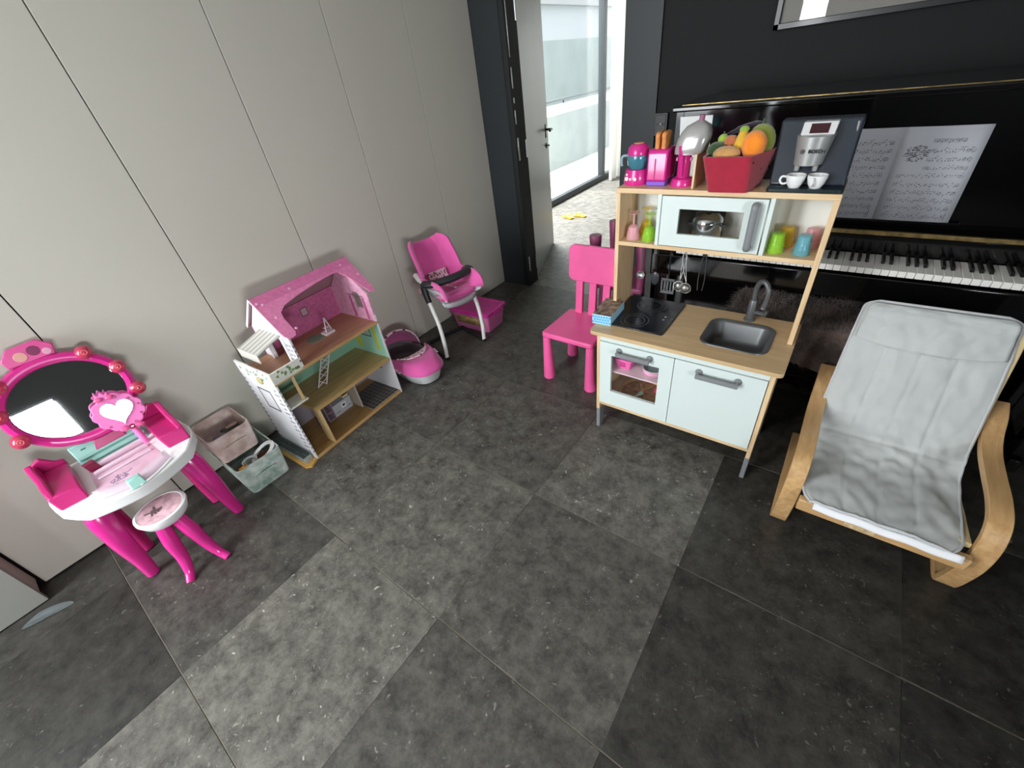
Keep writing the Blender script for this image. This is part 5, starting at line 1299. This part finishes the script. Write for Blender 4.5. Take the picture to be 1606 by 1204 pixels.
# balcony: rails, ivy prints, striped awning, door post
M_RAIL = mat('cream_rail_board', '#e2e3d8', 0.55)
br = dp(G().box(0.0, UL, -0.0015, 0.006, T2 - 0.008, T2 + 0.050), 'balcony_front', M_RAIL, bevel=0.0008)
for k in range(14):
    x, z = R.uniform(0.012, UL - 0.01), R.uniform(T2 + 0.008, T2 + 0.044); a = R.uniform(0, 6)
    dp(G().prism([(x + 0.0085*math.cos(a + q*PI/3)*(1 if q % 2 else .7), z + 0.0085*math.sin(a + q*PI/3)*(1 if q % 2 else .7)) for q in range(6)], 'y', -0.0022, -0.0015), 'ivy_leaf', M_GLEAF, br)
for k in range(12):
    dp(G().box(0.01 + k*0.0112, 0.0125 + k*0.0112, -0.0019, -0.0015, T2 - 0.006, T2 + 0.012), 'baluster_print', mat('pale_grey_print', '#bfc2bb', 0.6), br)
dp(G().box(0.0, t, D_ - 0.12, D_, T2 + 0.048, T2 + 0.050), 'rail_cap', M_RAIL)
for k in range(13):
    y, z = R.uniform(0.03, 0.27), R.uniform(T2 - 0.01, T2 + 0.042); a = R.uniform(0, 6)
    dp(G().prism([(y + 0.009*math.cos(a + q*PI/3)*(1 if q % 2 else .7), z + 0.009*math.sin(a + q*PI/3)*(1 if q % 2 else .7)) for q in range(6)], 'x', -0.0007, 0.0), 'ivy_leaf', M_GLEAF, lw)
for k in range(15):
    z = 0.05 + k*0.027
    for y in ((0.014, 0.034) if k % 2 else (0.022,)):
        dp(G().prism([(y, z), (y + 0.016, z + 0.003), (y + 0.013, z + 0.013), (y - 0.003, z + 0.010)], 'x', -0.0007, 0.0), 'stone_print', M_LEAF, lw)
    dp(G().prism([(0.001, z), (0.008, z + 0.002), (0.008, z + 0.013), (0.001, z + 0.010)], 'y', -0.0016, -0.001), 'stone_print', M_LEAF, lw)
    y = D_ - 0.02
    dp(G().prism([(y, z), (y + 0.014, z + 0.003), (y + 0.012, z + 0.013), (y - 0.004, z + 0.010)], 'x', -0.0007, 0.0), 'stone_print', M_LEAF, lw)
for a, b, c, d in ((0.09, 0.20, 0.285, 0.295), (0.09, 0.099, 0.285, 0.41), (0.191, 0.20, 0.285, 0.41), (0.09, 0.20, 0.402, 0.411)):
    dp(G().box(-0.0008, 0.0, a, b, c, d), 'window_print', mat('grey_window_print', '#6f7077', 0.6), lw)
dp(G().ball((-0.004, 0.12, T2 - 0.012), 0.006, 0.022, 0.020), 'flower_box', mat('khaki_board', '#b7ad7c', 0.6), lw)
# awning
for k in range(11):
    y0 = 0.060 + k*0.0150
    dp(G()._add([(UL, y0, 0.630), (UL, y0 + 0.0150, 0.630), (0.022, y0 + 0.0150, 0.597), (0.022, y0, 0.597), (UL, y0, 0.635), (UL, y0 + 0.0150, 0.635), (0.022, y0 + 0.0150, 0.602), (0.022, y0, 0.602)], [(0,3,2,1),(4,5,6,7),(0,1,5,4),(1,2,6,5),(2,3,7,6),(3,0,4,7)]), 'awning_strip', mat('white_awning_slat', '#d0cec6', 0.6) if k % 2 else mat('grey_awning_slat', '#aaa8a2', 0.6))
    dp(G().prism([(y0, 0.603), (y0 + 0.0150, 0.603), (y0 + 0.0135, 0.568), (y0 + 0.0075, 0.558), (y0 + 0.0015, 0.568)], 'x', 0.018, 0.022), 'awning_tab', mat('white_awning_slat', '#d0cec6', 0.6))
for y in (0.045, 0.208):
    dp(G().box(UL - 0.010, UL, y, y + 0.014, T2, 0.628), 'door_post', M_BOARD, bevel=0.001)
# inside left shaft: landing, post; partition on ground floor; small half wall
dp(G().box(0.009, 0.105, 0.0, 0.085, 0.322, 0.330), 'landing', M_RAIL, bevel=0.0008)
dp(G().box(0.079, 0.090, 0.0, 0.010, 0.330, T2 - 0.015), 'landing_post', wood('dolls_house_ply_up', '#c9a773', '#dcc092', 0.5, 6, 2))
dp(G().box(0.118, 0.127, 0.0, 0.060, T0, T1 - 0.015), 'partition', wood('dolls_house_ply_up', '#c9a773', '#dcc092', 0.5, 6, 2), bevel=0.0008)
dp(G().box(0.385, 0.393, 0.090, D_ - t, T0, T1 - 0.015), 'half_wall', wood('grey_ply_up', '#b8ab9c', '#cdc2b4', 0.5, 6, 2), bevel=0.0008)
# tiled bathroom floor
mt = dp(G().box(0.396, W_ - t - 0.002, 0.012, 0.225, T0, T0 + 0.001), 'tiled_floor', mat('pale_joint_print', '#b9b9b6', 0.5))
for i in range(8):
    for j in range(8):
        dp(G().box(0.398 + i*0.0252, 0.4212 + i*0.0252, 0.014 + j*0.0264, 0.0385 + j*0.0264, T0 + 0.001, T0 + 0.0016), 'floor_tile', mat('charcoal_tile_print', '#4a4745', 0.4), mt)
# wall prints
for (nm, x0, x1, z0, z1, m) in (('picture_print', 0.385, 0.425, 0.560, 0.605, 'pale'), ('picture_print', 0.215, 0.270, 0.335, 0.375, 'sage')):
    dp(G().box(x0, x1, D_ - t - 0.0015, D_ - t, z0, z1), nm, mat('brown_grey_print', '#6d5a5c', 0.6))
    dp(G().box(x0 + 0.005, x1 - 0.005, D_ - t - 0.002, D_ - t - 0.0015, z0 + 0.005, z1 - 0.005), nm, mat('silver_mauve_print', '#b89aa4', 0.5) if m == 'pale' else mat('sage_print', '#7f9b8a', 0.5))
for k in range(5):
    dp(G().box(0.02 + k*0.028, 0.042 + k*0.028, D_ - t - 0.001, D_ - t, 0.345 + (k % 2)*0.03, 0.372 + (k % 2)*0.03), 'brick_print', mat('grey_green_brick_print', '#6b8276', 0.7))
for a, b, c, d, m in ((0.09, 0.10, 0.365, 0.372, 'd'), (0.09, 0.17, 0.365, 0.371, 'd'), (0.09, 0.095, 0.365, 0.43, 'd'), (0.105, 0.165, 0.374, 0.43, 'l'), (0.045, 0.065, 0.290, 0.44, 'y'), (0.20, 0.235, 0.28, 0.44, 'y')):
    dp(G().box(W_ - t - 0.0016, W_ - t - 0.0006, a, b, c, d), 'window_print', {'d': mat('dark_teal_print', '#3e5a58', 0.6), 'l': mat('pale_sky_print', '#b9cbcd', 0.6), 'y': mat('yellow_curtain_print', '#e2d637', 0.6)}[m])
for a, b, c, d in ((0.10, 0.17, 0.15, 0.156), (0.10, 0.105, 0.15, 0.20)):
    dp(G().box(W_ - t - 0.0012, W_ - t, a, b, c, d), 'window_print', mat('slate_print', '#5b5d66', 0.6))
# stairs as white trellis ladders
def ladder(x, y, z0, z1, dx, dy, w=0.030):
    g = G(); p0 = Vector((x, y, z0)); p1 = Vector((x + dx, y + dy, z1)); sd = Vector((0.97, -0.25, 0)).normalized()*w
    for s in (-1, 1): g.tube([p0 + sd*s*.5, p1 + sd*s*.5], 0.0035, 6)
    n = 7
    for k in range(n):
        a, b = (k + 0.1)/n, (k + 0.95)/n
        g.tube([p0.lerp(p1, a) - sd*.5, p0.lerp(p1, b) + sd*.5], 0.0022, 5); g.tube([p0.lerp(p1, a) + sd*.5, p0.lerp(p1, b) - sd*.5], 0.0022, 5)
    return g
dp(ladder(0.250, 0.135, T1 + 0.003, T2 - 0.017, 0.165, 0.05, 0.044), 'stair_ladder', mat('white_pink_board', '#dccfd2', 0.5))
# platform with hedge beside the house
pf = dp(G().prism([(-0.066, 0.0), (-0.045, -0.022), (0.0, -0.002), (0.0, 0.300), (-0.066, 0.300)], 'z', 0.0, 0.012), 'terrace_board', wood('terrace_ply', '#bd9248', '#d8ab5c', 0.5, 6, 1))
hg = dp(G().box(-0.050, -0.008, 0.015, 0.295, 0.012, 0.044), 'hedge_strip', mat('grey_green_board', '#9aa19d', 0.7, var=(40, 0.15)), bevel=0.003)
for k in range(22):
    y = 0.022 + k*0.0125
    for x in (-0.041, -0.019):
        dp(G().hexa([(x - .009, y - .0035, 0.044), (x + .009, y - .0035, 0.044), (x + .009, y + .0035, 0.044), (x - .009, y + .0035, 0.044)], [(x - .004, y - .001, 0.056), (x + .008, y - .001, 0.056), (x + .008, y + .0045, 0.056), (x - .004, y + .0045, 0.056)]), 'hedge_leaf', mat('dark_green_leaf', '#3b4642', 0.7), hg)
# doll furniture (world placed through the house matrix)
HMx = WM[DH]
def dthing(g_list, name, label, cat, loc, group=None, off_=(0, 0, 0)):
    w = HMx @ (Vector(loc) + Vector(off_))
    t_ = thing(name, label, cat, w, math.atan2(hd_.y, hd_.x), group)
    for g_, n_, m_, kw_ in g_list:
        g_.bm.transform(Matrix.Translation(-Vector(loc))); g_.build(n_, m_, t_, world=False, **kw_)
    return t_
c1 = G().box(0.255, 0.372, 0.215, 0.285, T0, T0 + 0.072)
MG = mat('pale_grey_furniture_board', '#b9bcc2', 0.5)
dthing([(c1, 'cabinet_body', MG, dict(bevel=0.001)), (G().box(0.252, 0.375, 0.212, 0.286, T0 + 0.072, T0 + 0.076), 'worktop', MG, {}),
        (G().box(0.305, 0.335, 0.2125, 0.2150, T0 + 0.030, T0 + 0.060), 'oven_front', mat('white_card_and_reflection', '#eef0f0', 0.6), {}), (G().box(0.312, 0.328, 0.2118, 0.2125, T0 + 0.040, T0 + 0.052), 'oven_window', M_BLACKPL, {}),
        (G().box(0.262, 0.292, 0.2135, 0.2150, T0 + 0.018, T0 + 0.024), 'drawer_print', M_LEAF, {}), (G().box(0.342, 0.366, 0.2135, 0.2150, T0 + 0.018, T0 + 0.024), 'drawer_print', M_LEAF, {})],
       'doll_kitchen_cabinet', "pale grey doll's kitchen cabinet on the ground floor of house", 'doll furniture', (0.315, 0.25, T0), off_=(0.002, -0.055, 0))
c2 = G().box(0.335, 0.372, 0.222, 0.262, T0 + 0.0762, T0 + 0.088)
dthing([(c2, 'box_body', mat('cream_board', '#d8cda6', 0.5), dict(bevel=0.001)), (G().box(0.341, 0.366, 0.228, 0.256, T0 + 0.088, T0 + 0.0885), 'basin_print', mat('olive_grey_print', '#6b6752', 0.5), {})],
       'doll_sink', "cream doll's sink standing on the grey doll cabinet", 'doll furniture', (0.353, 0.242, T0 + 0.0762), off_=(0.002, -0.055, 0))
c3 = G()
for x in (0.205, 0.248): c3.box(x, x + 0.004, 0.215, 0.275, T0, T0 + 0.115)
for z in (0.0, 0.05, 0.11): c3.box(0.205, 0.252, 0.215, 0.275, T0 + z, T0 + z + 0.004)
dthing([(c3, 'shelf_frame', mat('mauve_board', '#9b8a94', 0.5), {}), (G().box(0.21, 0.248, 0.273, 0.275, T0, T0 + 0.11), 'shelf_back', mat('dark_mauve_board', '#554a54', 0.6), {})],
       'doll_shelf', "mauve doll's shelf unit left of the grey doll cabinet", 'doll furniture', (0.228, 0.245, T0), off_=(0.004, -0.055, 0))
c4 = G().box(0.155, 0.188, 0.150, 0.175, T0 + 0.026, T0 + 0.030)
lg = G()
for x in (0.156, 0.184):
    for y in (0.151, 0.171): lg.box(x, x + 0.003, y, y + 0.003, T0, T0 + 0.026)
dthing([(c4, 'seat', mat('dark_violet_board', '#4a3c50', 0.5), {}), (lg, 'legs', mat('dark_violet_board', '#4a3c50', 0.5), {}), (G().box(0.155, 0.188, 0.172, 0.176, T0 + 0.030, T0 + 0.065), 'backrest', mat('dark_violet_board', '#4a3c50', 0.5), {})],
       'doll_chair', "dark violet doll's chair on the ground floor beside partition", 'doll furniture', (0.172, 0.162, T0))
MWP = mat('white_pink_board', '#dccfd2', 0.5)
bd = G().box(0.385, 0.440, 0.135, 0.180, T2, T2 + 0.012)
dthing([(bd, 'cradle_base', MWP, dict(bevel=0.001)), (G().tube([(0.395, 0.145, T2 + 0.012), (0.418, 0.155, T2 + 0.085)], 0.0035, 6).tube([(0.440, 0.165, T2 + 0.012), (0.420, 0.157, T2 + 0.085)], 0.0035, 6), 'cradle_frame', MWP, {}),
        (G().box(0.40, 0.432, 0.15, 0.17, T2 + 0.03, T2 + 0.034), 'cradle_shelf', MWP, {})],
       'doll_washstand', "white doll's stand on the red brown attic floor", 'doll furniture', (0.412, 0.157, T2))
dthing([(G().lathe([(0, 0), (0.045, 0), (0.044, 0.0015), (0, 0.0015)], (0.345, 0.175, T2), 30), 'rug_body', mat('sage_rug', '#7a8571', 0.9), {})],
       'doll_rug', "round sage green doll's rug on the attic floor", 'rug', (0.345, 0.175, T2))
dthing([(G().box(0.046, 0.072, 0.20, 0.23, 0.33, 0.352), 'lamp_base', MWP, dict(bevel=0.002)), (G().box(0.050, 0.068, 0.205, 0.225, 0.352, 0.356), 'lamp_top', MWP, {})], 'doll_box', "small pale doll's box standing in the stair shaft", 'doll furniture', (0.059, 0.215, 0.33)) if False else None

# ------------------------------------------------------------------ doll's high chair (rotated a little to the camera)
C_ = thing('doll_high_chair', "pink doll's high chair with white tube legs and black tray", "doll's chair", (-0.462, 0.152, 0), math.radians(-15))
def hp(g, n, m, parent=None, **k): return g.build(n, m, parent or C_, world=False, **k)
M_FAB = mat('pink_padded_fabric', '#d2549c', 0.8, sheen=0.35, var=(9, 0.08), bump=(240, 0.15))
M_WTUBE = mat('white_tube', '#e8e8e6', 0.3, coat=0.2)
M_COW = mat('cow_spot_fabric', '#eec9d6', 0.8, var=(55, 0.3), col2='#2c1f24')
for r_ in MATS['cow_spot_fabric'].node_tree.nodes:
    if r_.type == 'VALTORGB': r_.color_ramp.elements[0].position = 0.40; r_.color_ramp.elements[1].position = 0.44
M_GRTUBE = mat('dark_grey_plastic', '#34373a', 0.3)
for s in (-1, 1):
    y = s*0.150
    hp(G().tube(bez([(0.012, y, 0.018), (0.022, y, 0.13), (0.012, y, 0.25), (-0.025, y, 0.345), (-0.06, y*0.98, 0.40)], 6), 0.0125, 12), 'leg', M_WTUBE)
    hp(G().tube(bez([(0.025, y, 0.014), (-0.02, y, 0.012), (-0.16, y, 0.012), (-0.262, y*0.98, 0.012)], 6), 0.0125, 10), 'floor_runner', M_BLACKPL)
    hp(G().tube([(-0.055, y*0.98, 0.385), (-0.075, y*0.97, 0.43), (-0.088, y*0.95, 0.475)], [0.018, 0.019, 0.022], 12), 'height_joint', M_BLACKPL)
    hp(G().tube(bez([(-0.185, y*0.88, 0.525), (-0.12, y*0.93, 0.508), (-0.04, y*0.96, 0.505)], 6), [0.018]*6 + [0.016]*6 + [0.013], 10, flat=0.9), 'armrest', M_WTUBE)
hp(G().tube([(-0.262, -0.147, 0.012), (-0.268, 0, 0.012), (-0.262, 0.147, 0.012)], 0.0125, 10), 'rear_runner', M_BLACKPL)
tr_ = bez([(-0.065, -0.150, 0.505), (0.0, -0.125, 0.515), (0.040, -0.05, 0.522), (0.045, 0.04, 0.524), (0.010, 0.125, 0.518), (-0.055, 0.152, 0.505)], 6)
hp(G().tube(tr_, [0.018] + [0.036]*(len(tr_)-2) + [0.018], 12, flat=0.6, up=(0, 0, 1)), 'tray', mat('matt_black_tray', '#26282a', 0.5))
sp = bez([(0.078, 0.418), (0.092, 0.440), (0.078, 0.464), (-0.02, 0.448), (-0.10, 0.443), (-0.145, 0.47), (-0.185, 0.55), (-0.235, 0.635), (-0.265, 0.688)], 6)
def seat_fn(u, v):
    f = v*(len(sp)-1); i = min(int(f), len(sp)-2); p = sp[i].lerp(sp[i+1], f - i); tt = (sp[i+1] - sp[i]).normalized()
    n3 = Vector((-tt.y, 0, tt.x)) * -1
    if n3.z < 0 and v < 0.5: n3 = -n3
    if n3.x < 0 and v >= 0.5: n3 = -n3
    e = abs(u*2 - 1); w = 0.128 + 0.014*math.sin(v*PI)
    top = max(0, (v - 0.86)/0.14)
    yy = math.copysign(1, u*2 - 1)*w*(1 - (1 - e)**1.25)*(1 - 0.24*top**2) if e > 0 else 0
    k = max(0.0, (e - 0.50)/0.50); k = k*k*(3 - 2*k)
    amp = lerp(0.045, 0.085, min(1, v*2.2))*(1 - 0.55*top**2)*min(1, v/0.10 + 0.25)
    return Vector((p.x, yy, p.y)) + n3*(amp*k - 0.012*(1 - e*e)) + Vector((0, 0, 0.007*top*(e*e - 0.35*e**6)))
hp(G().grid(seat_fn, 36, 48), 'seat_pad', M_FAB, solid=0.020, sharp=180)
hp(G().grid(lambda u, v: seat_fn(lerp(0.06, 0.94, u), lerp(0.0, 0.5, v)) + Vector((0, 0, -0.035 - 0.012*math.sin(u*PI))), 20, 14), 'seat_shell', mat('grey_seat_shell', '#a9a9ac', 0.4), solid=0.012)
hp(G().tube([seat_fn(u/30, 0.02) + Vector((0.006, 0, 0)) for u in range(31)], 0.007, 8), 'seat_edge', mat('pink_edge_binding', '#c23f86', 0.8))
hp(G().grid(lambda u, v: seat_fn(lerp(0.30, 0.70, u), lerp(0.56, 0.70, v)) + Vector((0.016, 0, 0.006)), 14, 8), 'belt_pad', M_COW, solid=0.008)
hp(G().tube([seat_fn(0.5, 0.30) + Vector((0.0, 0, 0.014)), seat_fn(0.5, 0.45) + Vector((0.004, 0, 0.016)), seat_fn(0.5, 0.58) + Vector((0.012, 0, 0.012))], 0.009, 8, flat=0.35), 'crotch_strap', M_COW)
hp(G().ball((-0.10, -0.165, 0.452), 0.014, 0.012, 0.022), 'brake_knob', mat('dusty_pink_knob', '#a97a80', 0.4))

# ------------------------------------------------------------------ doll's carrycot on the floor (local +X = foot end)
Y_ = thing('doll_carrycot', "pink doll's carrycot with grey shell and cow spot trim on floor", "doll's carrycot", (-0.61, -0.185, 0), math.radians(-9))
def yp(g, n, m, parent=None, **k): return g.build(n, m, parent or Y_, world=False, **k)
def pod(a, b, n=44, e=2.6):
    o = []
    for k in range(n):
        tt = k*2*PI/n; c, s = math.cos(tt), math.sin(tt)
        o.append((a*math.copysign(abs(c)**(2/e), c), b*math.copysign(abs(s)**(2/e), s)))
    return o
def loft(levels, closed_bottom=True, closed_top=False):
    g = G(); rings = [[g.bm.verts.new((x, y, z)) for x, y in pod(a, b)] for a, b, z in levels]
    for A_, B_ in zip(rings, rings[1:]):
        for i in range(len(A_)):
            j = (i+1) % len(A_); g.bm.faces.new((A_[i], A_[j], B_[j], B_[i]))
    if closed_bottom: g.bm.faces.new(rings[0][::-1])
    if closed_top: g.bm.faces.new(rings[-1])
    return g
yp(loft([(0.205, 0.085, 0.001), (0.225, 0.102, 0.012), (0.247, 0.125, 0.080), (0.250, 0.128, 0.094)]), 'shell', mat('pale_grey_shell', '#c6c8ca', 0.4))
yp(loft([(0.245, 0.123, 0.082), (0.246, 0.124, 0.090), (0.243, 0.121, 0.095), (0.236, 0.116, 0.095), (0.226, 0.106, 0.086), (0.215, 0.098, 0.035)], False, True), 'lining', mat('grey_lining_fabric', '#6d6a6c', 0.9, bump=(300, 0.2)))
def apron(u, v):
    # cover over the foot half; v=1 at the cow spot edge
    th = lerp(-PI*0.52, PI*0.52, u); a, b = 0.256, 0.134
    c, s = math.cos(th), math.sin(th)
    out = Vector((a*math.copysign(abs(c)**(2/2.6), c), b*math.copysign(abs(s)**(2/2.6), s), 0.086))
    edge_x = 0.045 + 0.055*(1 - (u*2 - 1)**2) if True else 0
    inn = Vector((edge_x, (u*2 - 1)*0.100, 0.132))
    q = out.lerp(inn, v); q.z = lerp(0.086, 0.146 - 0.010*(u*2-1)**2, math.sin(min(1, v*2.2)*PI/2))
    q.z += 0.006*math.sin(v*PI) + 0.003*noise.noise(Vector((u*6, v*4, 5)))
    return q
ap = yp(G().grid(apron, 40, 16), 'apron', M_FAB, solid=0.008, sharp=180)
yp(G().grid(lambda u, v: apron(u, lerp(0.80, 1.12, v)) + Vector((-0.006*v, 0, 0.012 - 0.004*v)), 60, 7), 'apron_trim', M_COW, ap, solid=0.008, sharp=180)
def hood(u, v):
    th = u*PI; ang = lerp(0.10, 1.22, v)       # fan of hoops about a cross axis at the sides
    r_ = 0.185; yy = -0.134*math.cos(th)
    rad = r_*math.sin(th)**0.75
    return Vector((-0.075 - rad*math.cos(ang)*0.95, yy, 0.088 + rad*math.sin(ang)*0.86))
ho = yp(G().grid(hood, 36, 16), 'hood', mat('dusky_pink_fabric', '#bd5c94', 0.8, sheen=0.3, bump=(240, 0.15)), solid=0.006, sharp=180)
yp(G().grid(lambda u, v: hood(u, lerp(0.93, 1.10, v)), 40, 4), 'hood_trim', M_COW, ho, solid=0.009, sharp=180)
for s in (-1, 1):
    yp(G().lathe([(0, 0), (0.018, 0), (0.016, 0.008), (0, 0.010)], seg=16, M=Matrix.Translation((-0.075, s*0.134, 0.094)) @ Matrix.Rotation(-s*PI/2, 4, 'X')), 'hood_hinge', M_GRTUBE)
    yp(G().tube([(0.03, s*0.139, 0.098), (0.06, s*0.142, 0.106), (0.10, s*0.138, 0.098)], 0.009, 8, flat=0.4), 'strap_tab', M_COW)

# ------------------------------------------------------------------ pink lidded storage box
Q_ = thing('storage_box', 'translucent pink storage box with magenta lid beside high chair', 'storage box', (-0.60, 0.475, 0), 0.06)
def qp(g, n, m, parent=None, **k): return g.build(n, m, parent or Q_, world=False, **k)
g = G(); loops = []
for hx, hy, z in ((0.145, 0.088, 0.001), (0.148, 0.091, 0.006), (0.164, 0.108, 0.138), (0.160, 0.104, 0.138), (0.144, 0.087, 0.008)):
    loops.append([g.bm.verts.new((x, y, z)) for x, y in rrect(-hx, hx, -hy, hy, 0.018, 4)])
for A_, B_ in zip(loops, loops[1:]):
    for i in range(len(A_)):
        j = (i+1) % len(A_); g.bm.faces.new((A_[i], A_[j], B_[j], B_[i]))
g.bm.faces.new(loops[0][::-1]); g.bm.faces.new(loops[-1])
qb = qp(g, 'box_body', mat('frosted_pink_plastic', '#e27bb6', 0.3, trans=0.3, coat=0.2))
lidg = G(); loops = []
for hx, hy, z in ((0.172, 0.116, 0.130), (0.176, 0.120, 0.134), (0.175, 0.119, 0.152), (0.168, 0.112, 0.158), (0.150, 0.094, 0.158), (0.146, 0.090, 0.152)):
    loops.append([lidg.bm.verts.new((x, y, z)) for x, y in rrect(-hx, hx, -hy, hy, 0.020, 4)])
for A_, B_ in zip(loops, loops[1:]):
    for i in range(len(A_)):
        j = (i+1) % len(A_); lidg.bm.faces.new((A_[i], A_[j], B_[j], B_[i]))
lidg.bm.faces.new(loops[0][::-1]); lidg.bm.faces.new(loops[-1])
lo_ = qp(lidg, 'lid', mat('magenta_lid_plastic', '#bf2f8a', 0.3, coat=0.2, alpha=1.0))
qp(G().box(0.1755, 0.182, -0.045, 0.045, 0.118, 0.150), 'clip_handle', mat('magenta_lid_plastic', '#bf2f8a', 0.3), lo_, bevel=0.003)
M_PRNT = mat('brown_green_picture_print', '#b98f63', 0.45, var=(38, 0.4), col2='#5c6b34')
qp(G()._add([(-0.120, -0.0935, 0.030), (0.125, -0.0935, 0.030), (0.130, -0.1045, 0.112), (-0.126, -0.1045, 0.112)], [(0, 1, 2, 3)]), 'picture_label', M_PRNT, qb, solid=0.001)

# ------------------------------------------------------------------ flip-flops in the next room
def flip(x, y, rz, label):
    t_ = thing('flip_flop', label, 'flip-flop', (x, y, 0.0), rz, 'yellow flip-flops on the next room floor')
    out_ = [(-0.090, 0.0), (-0.085, 0.022), (-0.06, 0.030), (-0.01, 0.026), (0.04, 0.034), (0.078, 0.030), (0.092, 0.006), (0.085, -0.020), (0.05, -0.034), (0.0, -0.028), (-0.06, -0.030), (-0.085, -0.022)]
    b2 = bez(out_ + [out_[0]], 4)
    G().prism([(p[0], p[1]) for p in b2[:-1]], 'z', 0.0, 0.016).build('sole', mat('yellow_foam', '#d9b53a', 0.7), t_, world=False, bevel=0.003)
    for s in (-1, 1):
        G().tube(bez([(0.055, 0.0, 0.016), (0.040, s*0.012, 0.034), (0.0, s*0.026, 0.036), (-0.025, s*0.029, 0.014)], 5), 0.0055, 8, flat=0.5).build('strap', mat('yellow_rubber', '#e8c84a', 0.5), t_, world=False)
flip(-1.285, 2.955, 2.75, 'yellow flip-flop lying nearer the open door')
flip(-1.170, 3.035, 2.95, 'yellow flip-flop lying nearer the glass wall')
# clear plastic scoop on the floor beside the wardrobe block
g = G()
def scoop(u, v):
    a = lerp(-1, 1, u); l = lerp(-1, 1, v)
    w = 0.022*max(0.0, 1 - l*l)**0.55 + 0.001
    return Vector((-0.690 + 0.025*l + a*w*0.9, -2.03 + 0.075*l - a*w*0.3, 0.002 + 0.016*a*a*max(0.0, 1 - l*l) + 0.003*noise.noise(Vector((u*4, v*4, 2)))))
single(G().grid(scoop, 12, 20), 'plastic_shell', mat('clear_scuffed_plastic', '#c7d6dc', 0.3, trans=0.85, ior=1.2, alpha=0.4), 'clear plastic sliver lying on floor beside the wardrobe block', 'plastic piece', (-0.69, -2.03, 0.0), solid=0.0015)
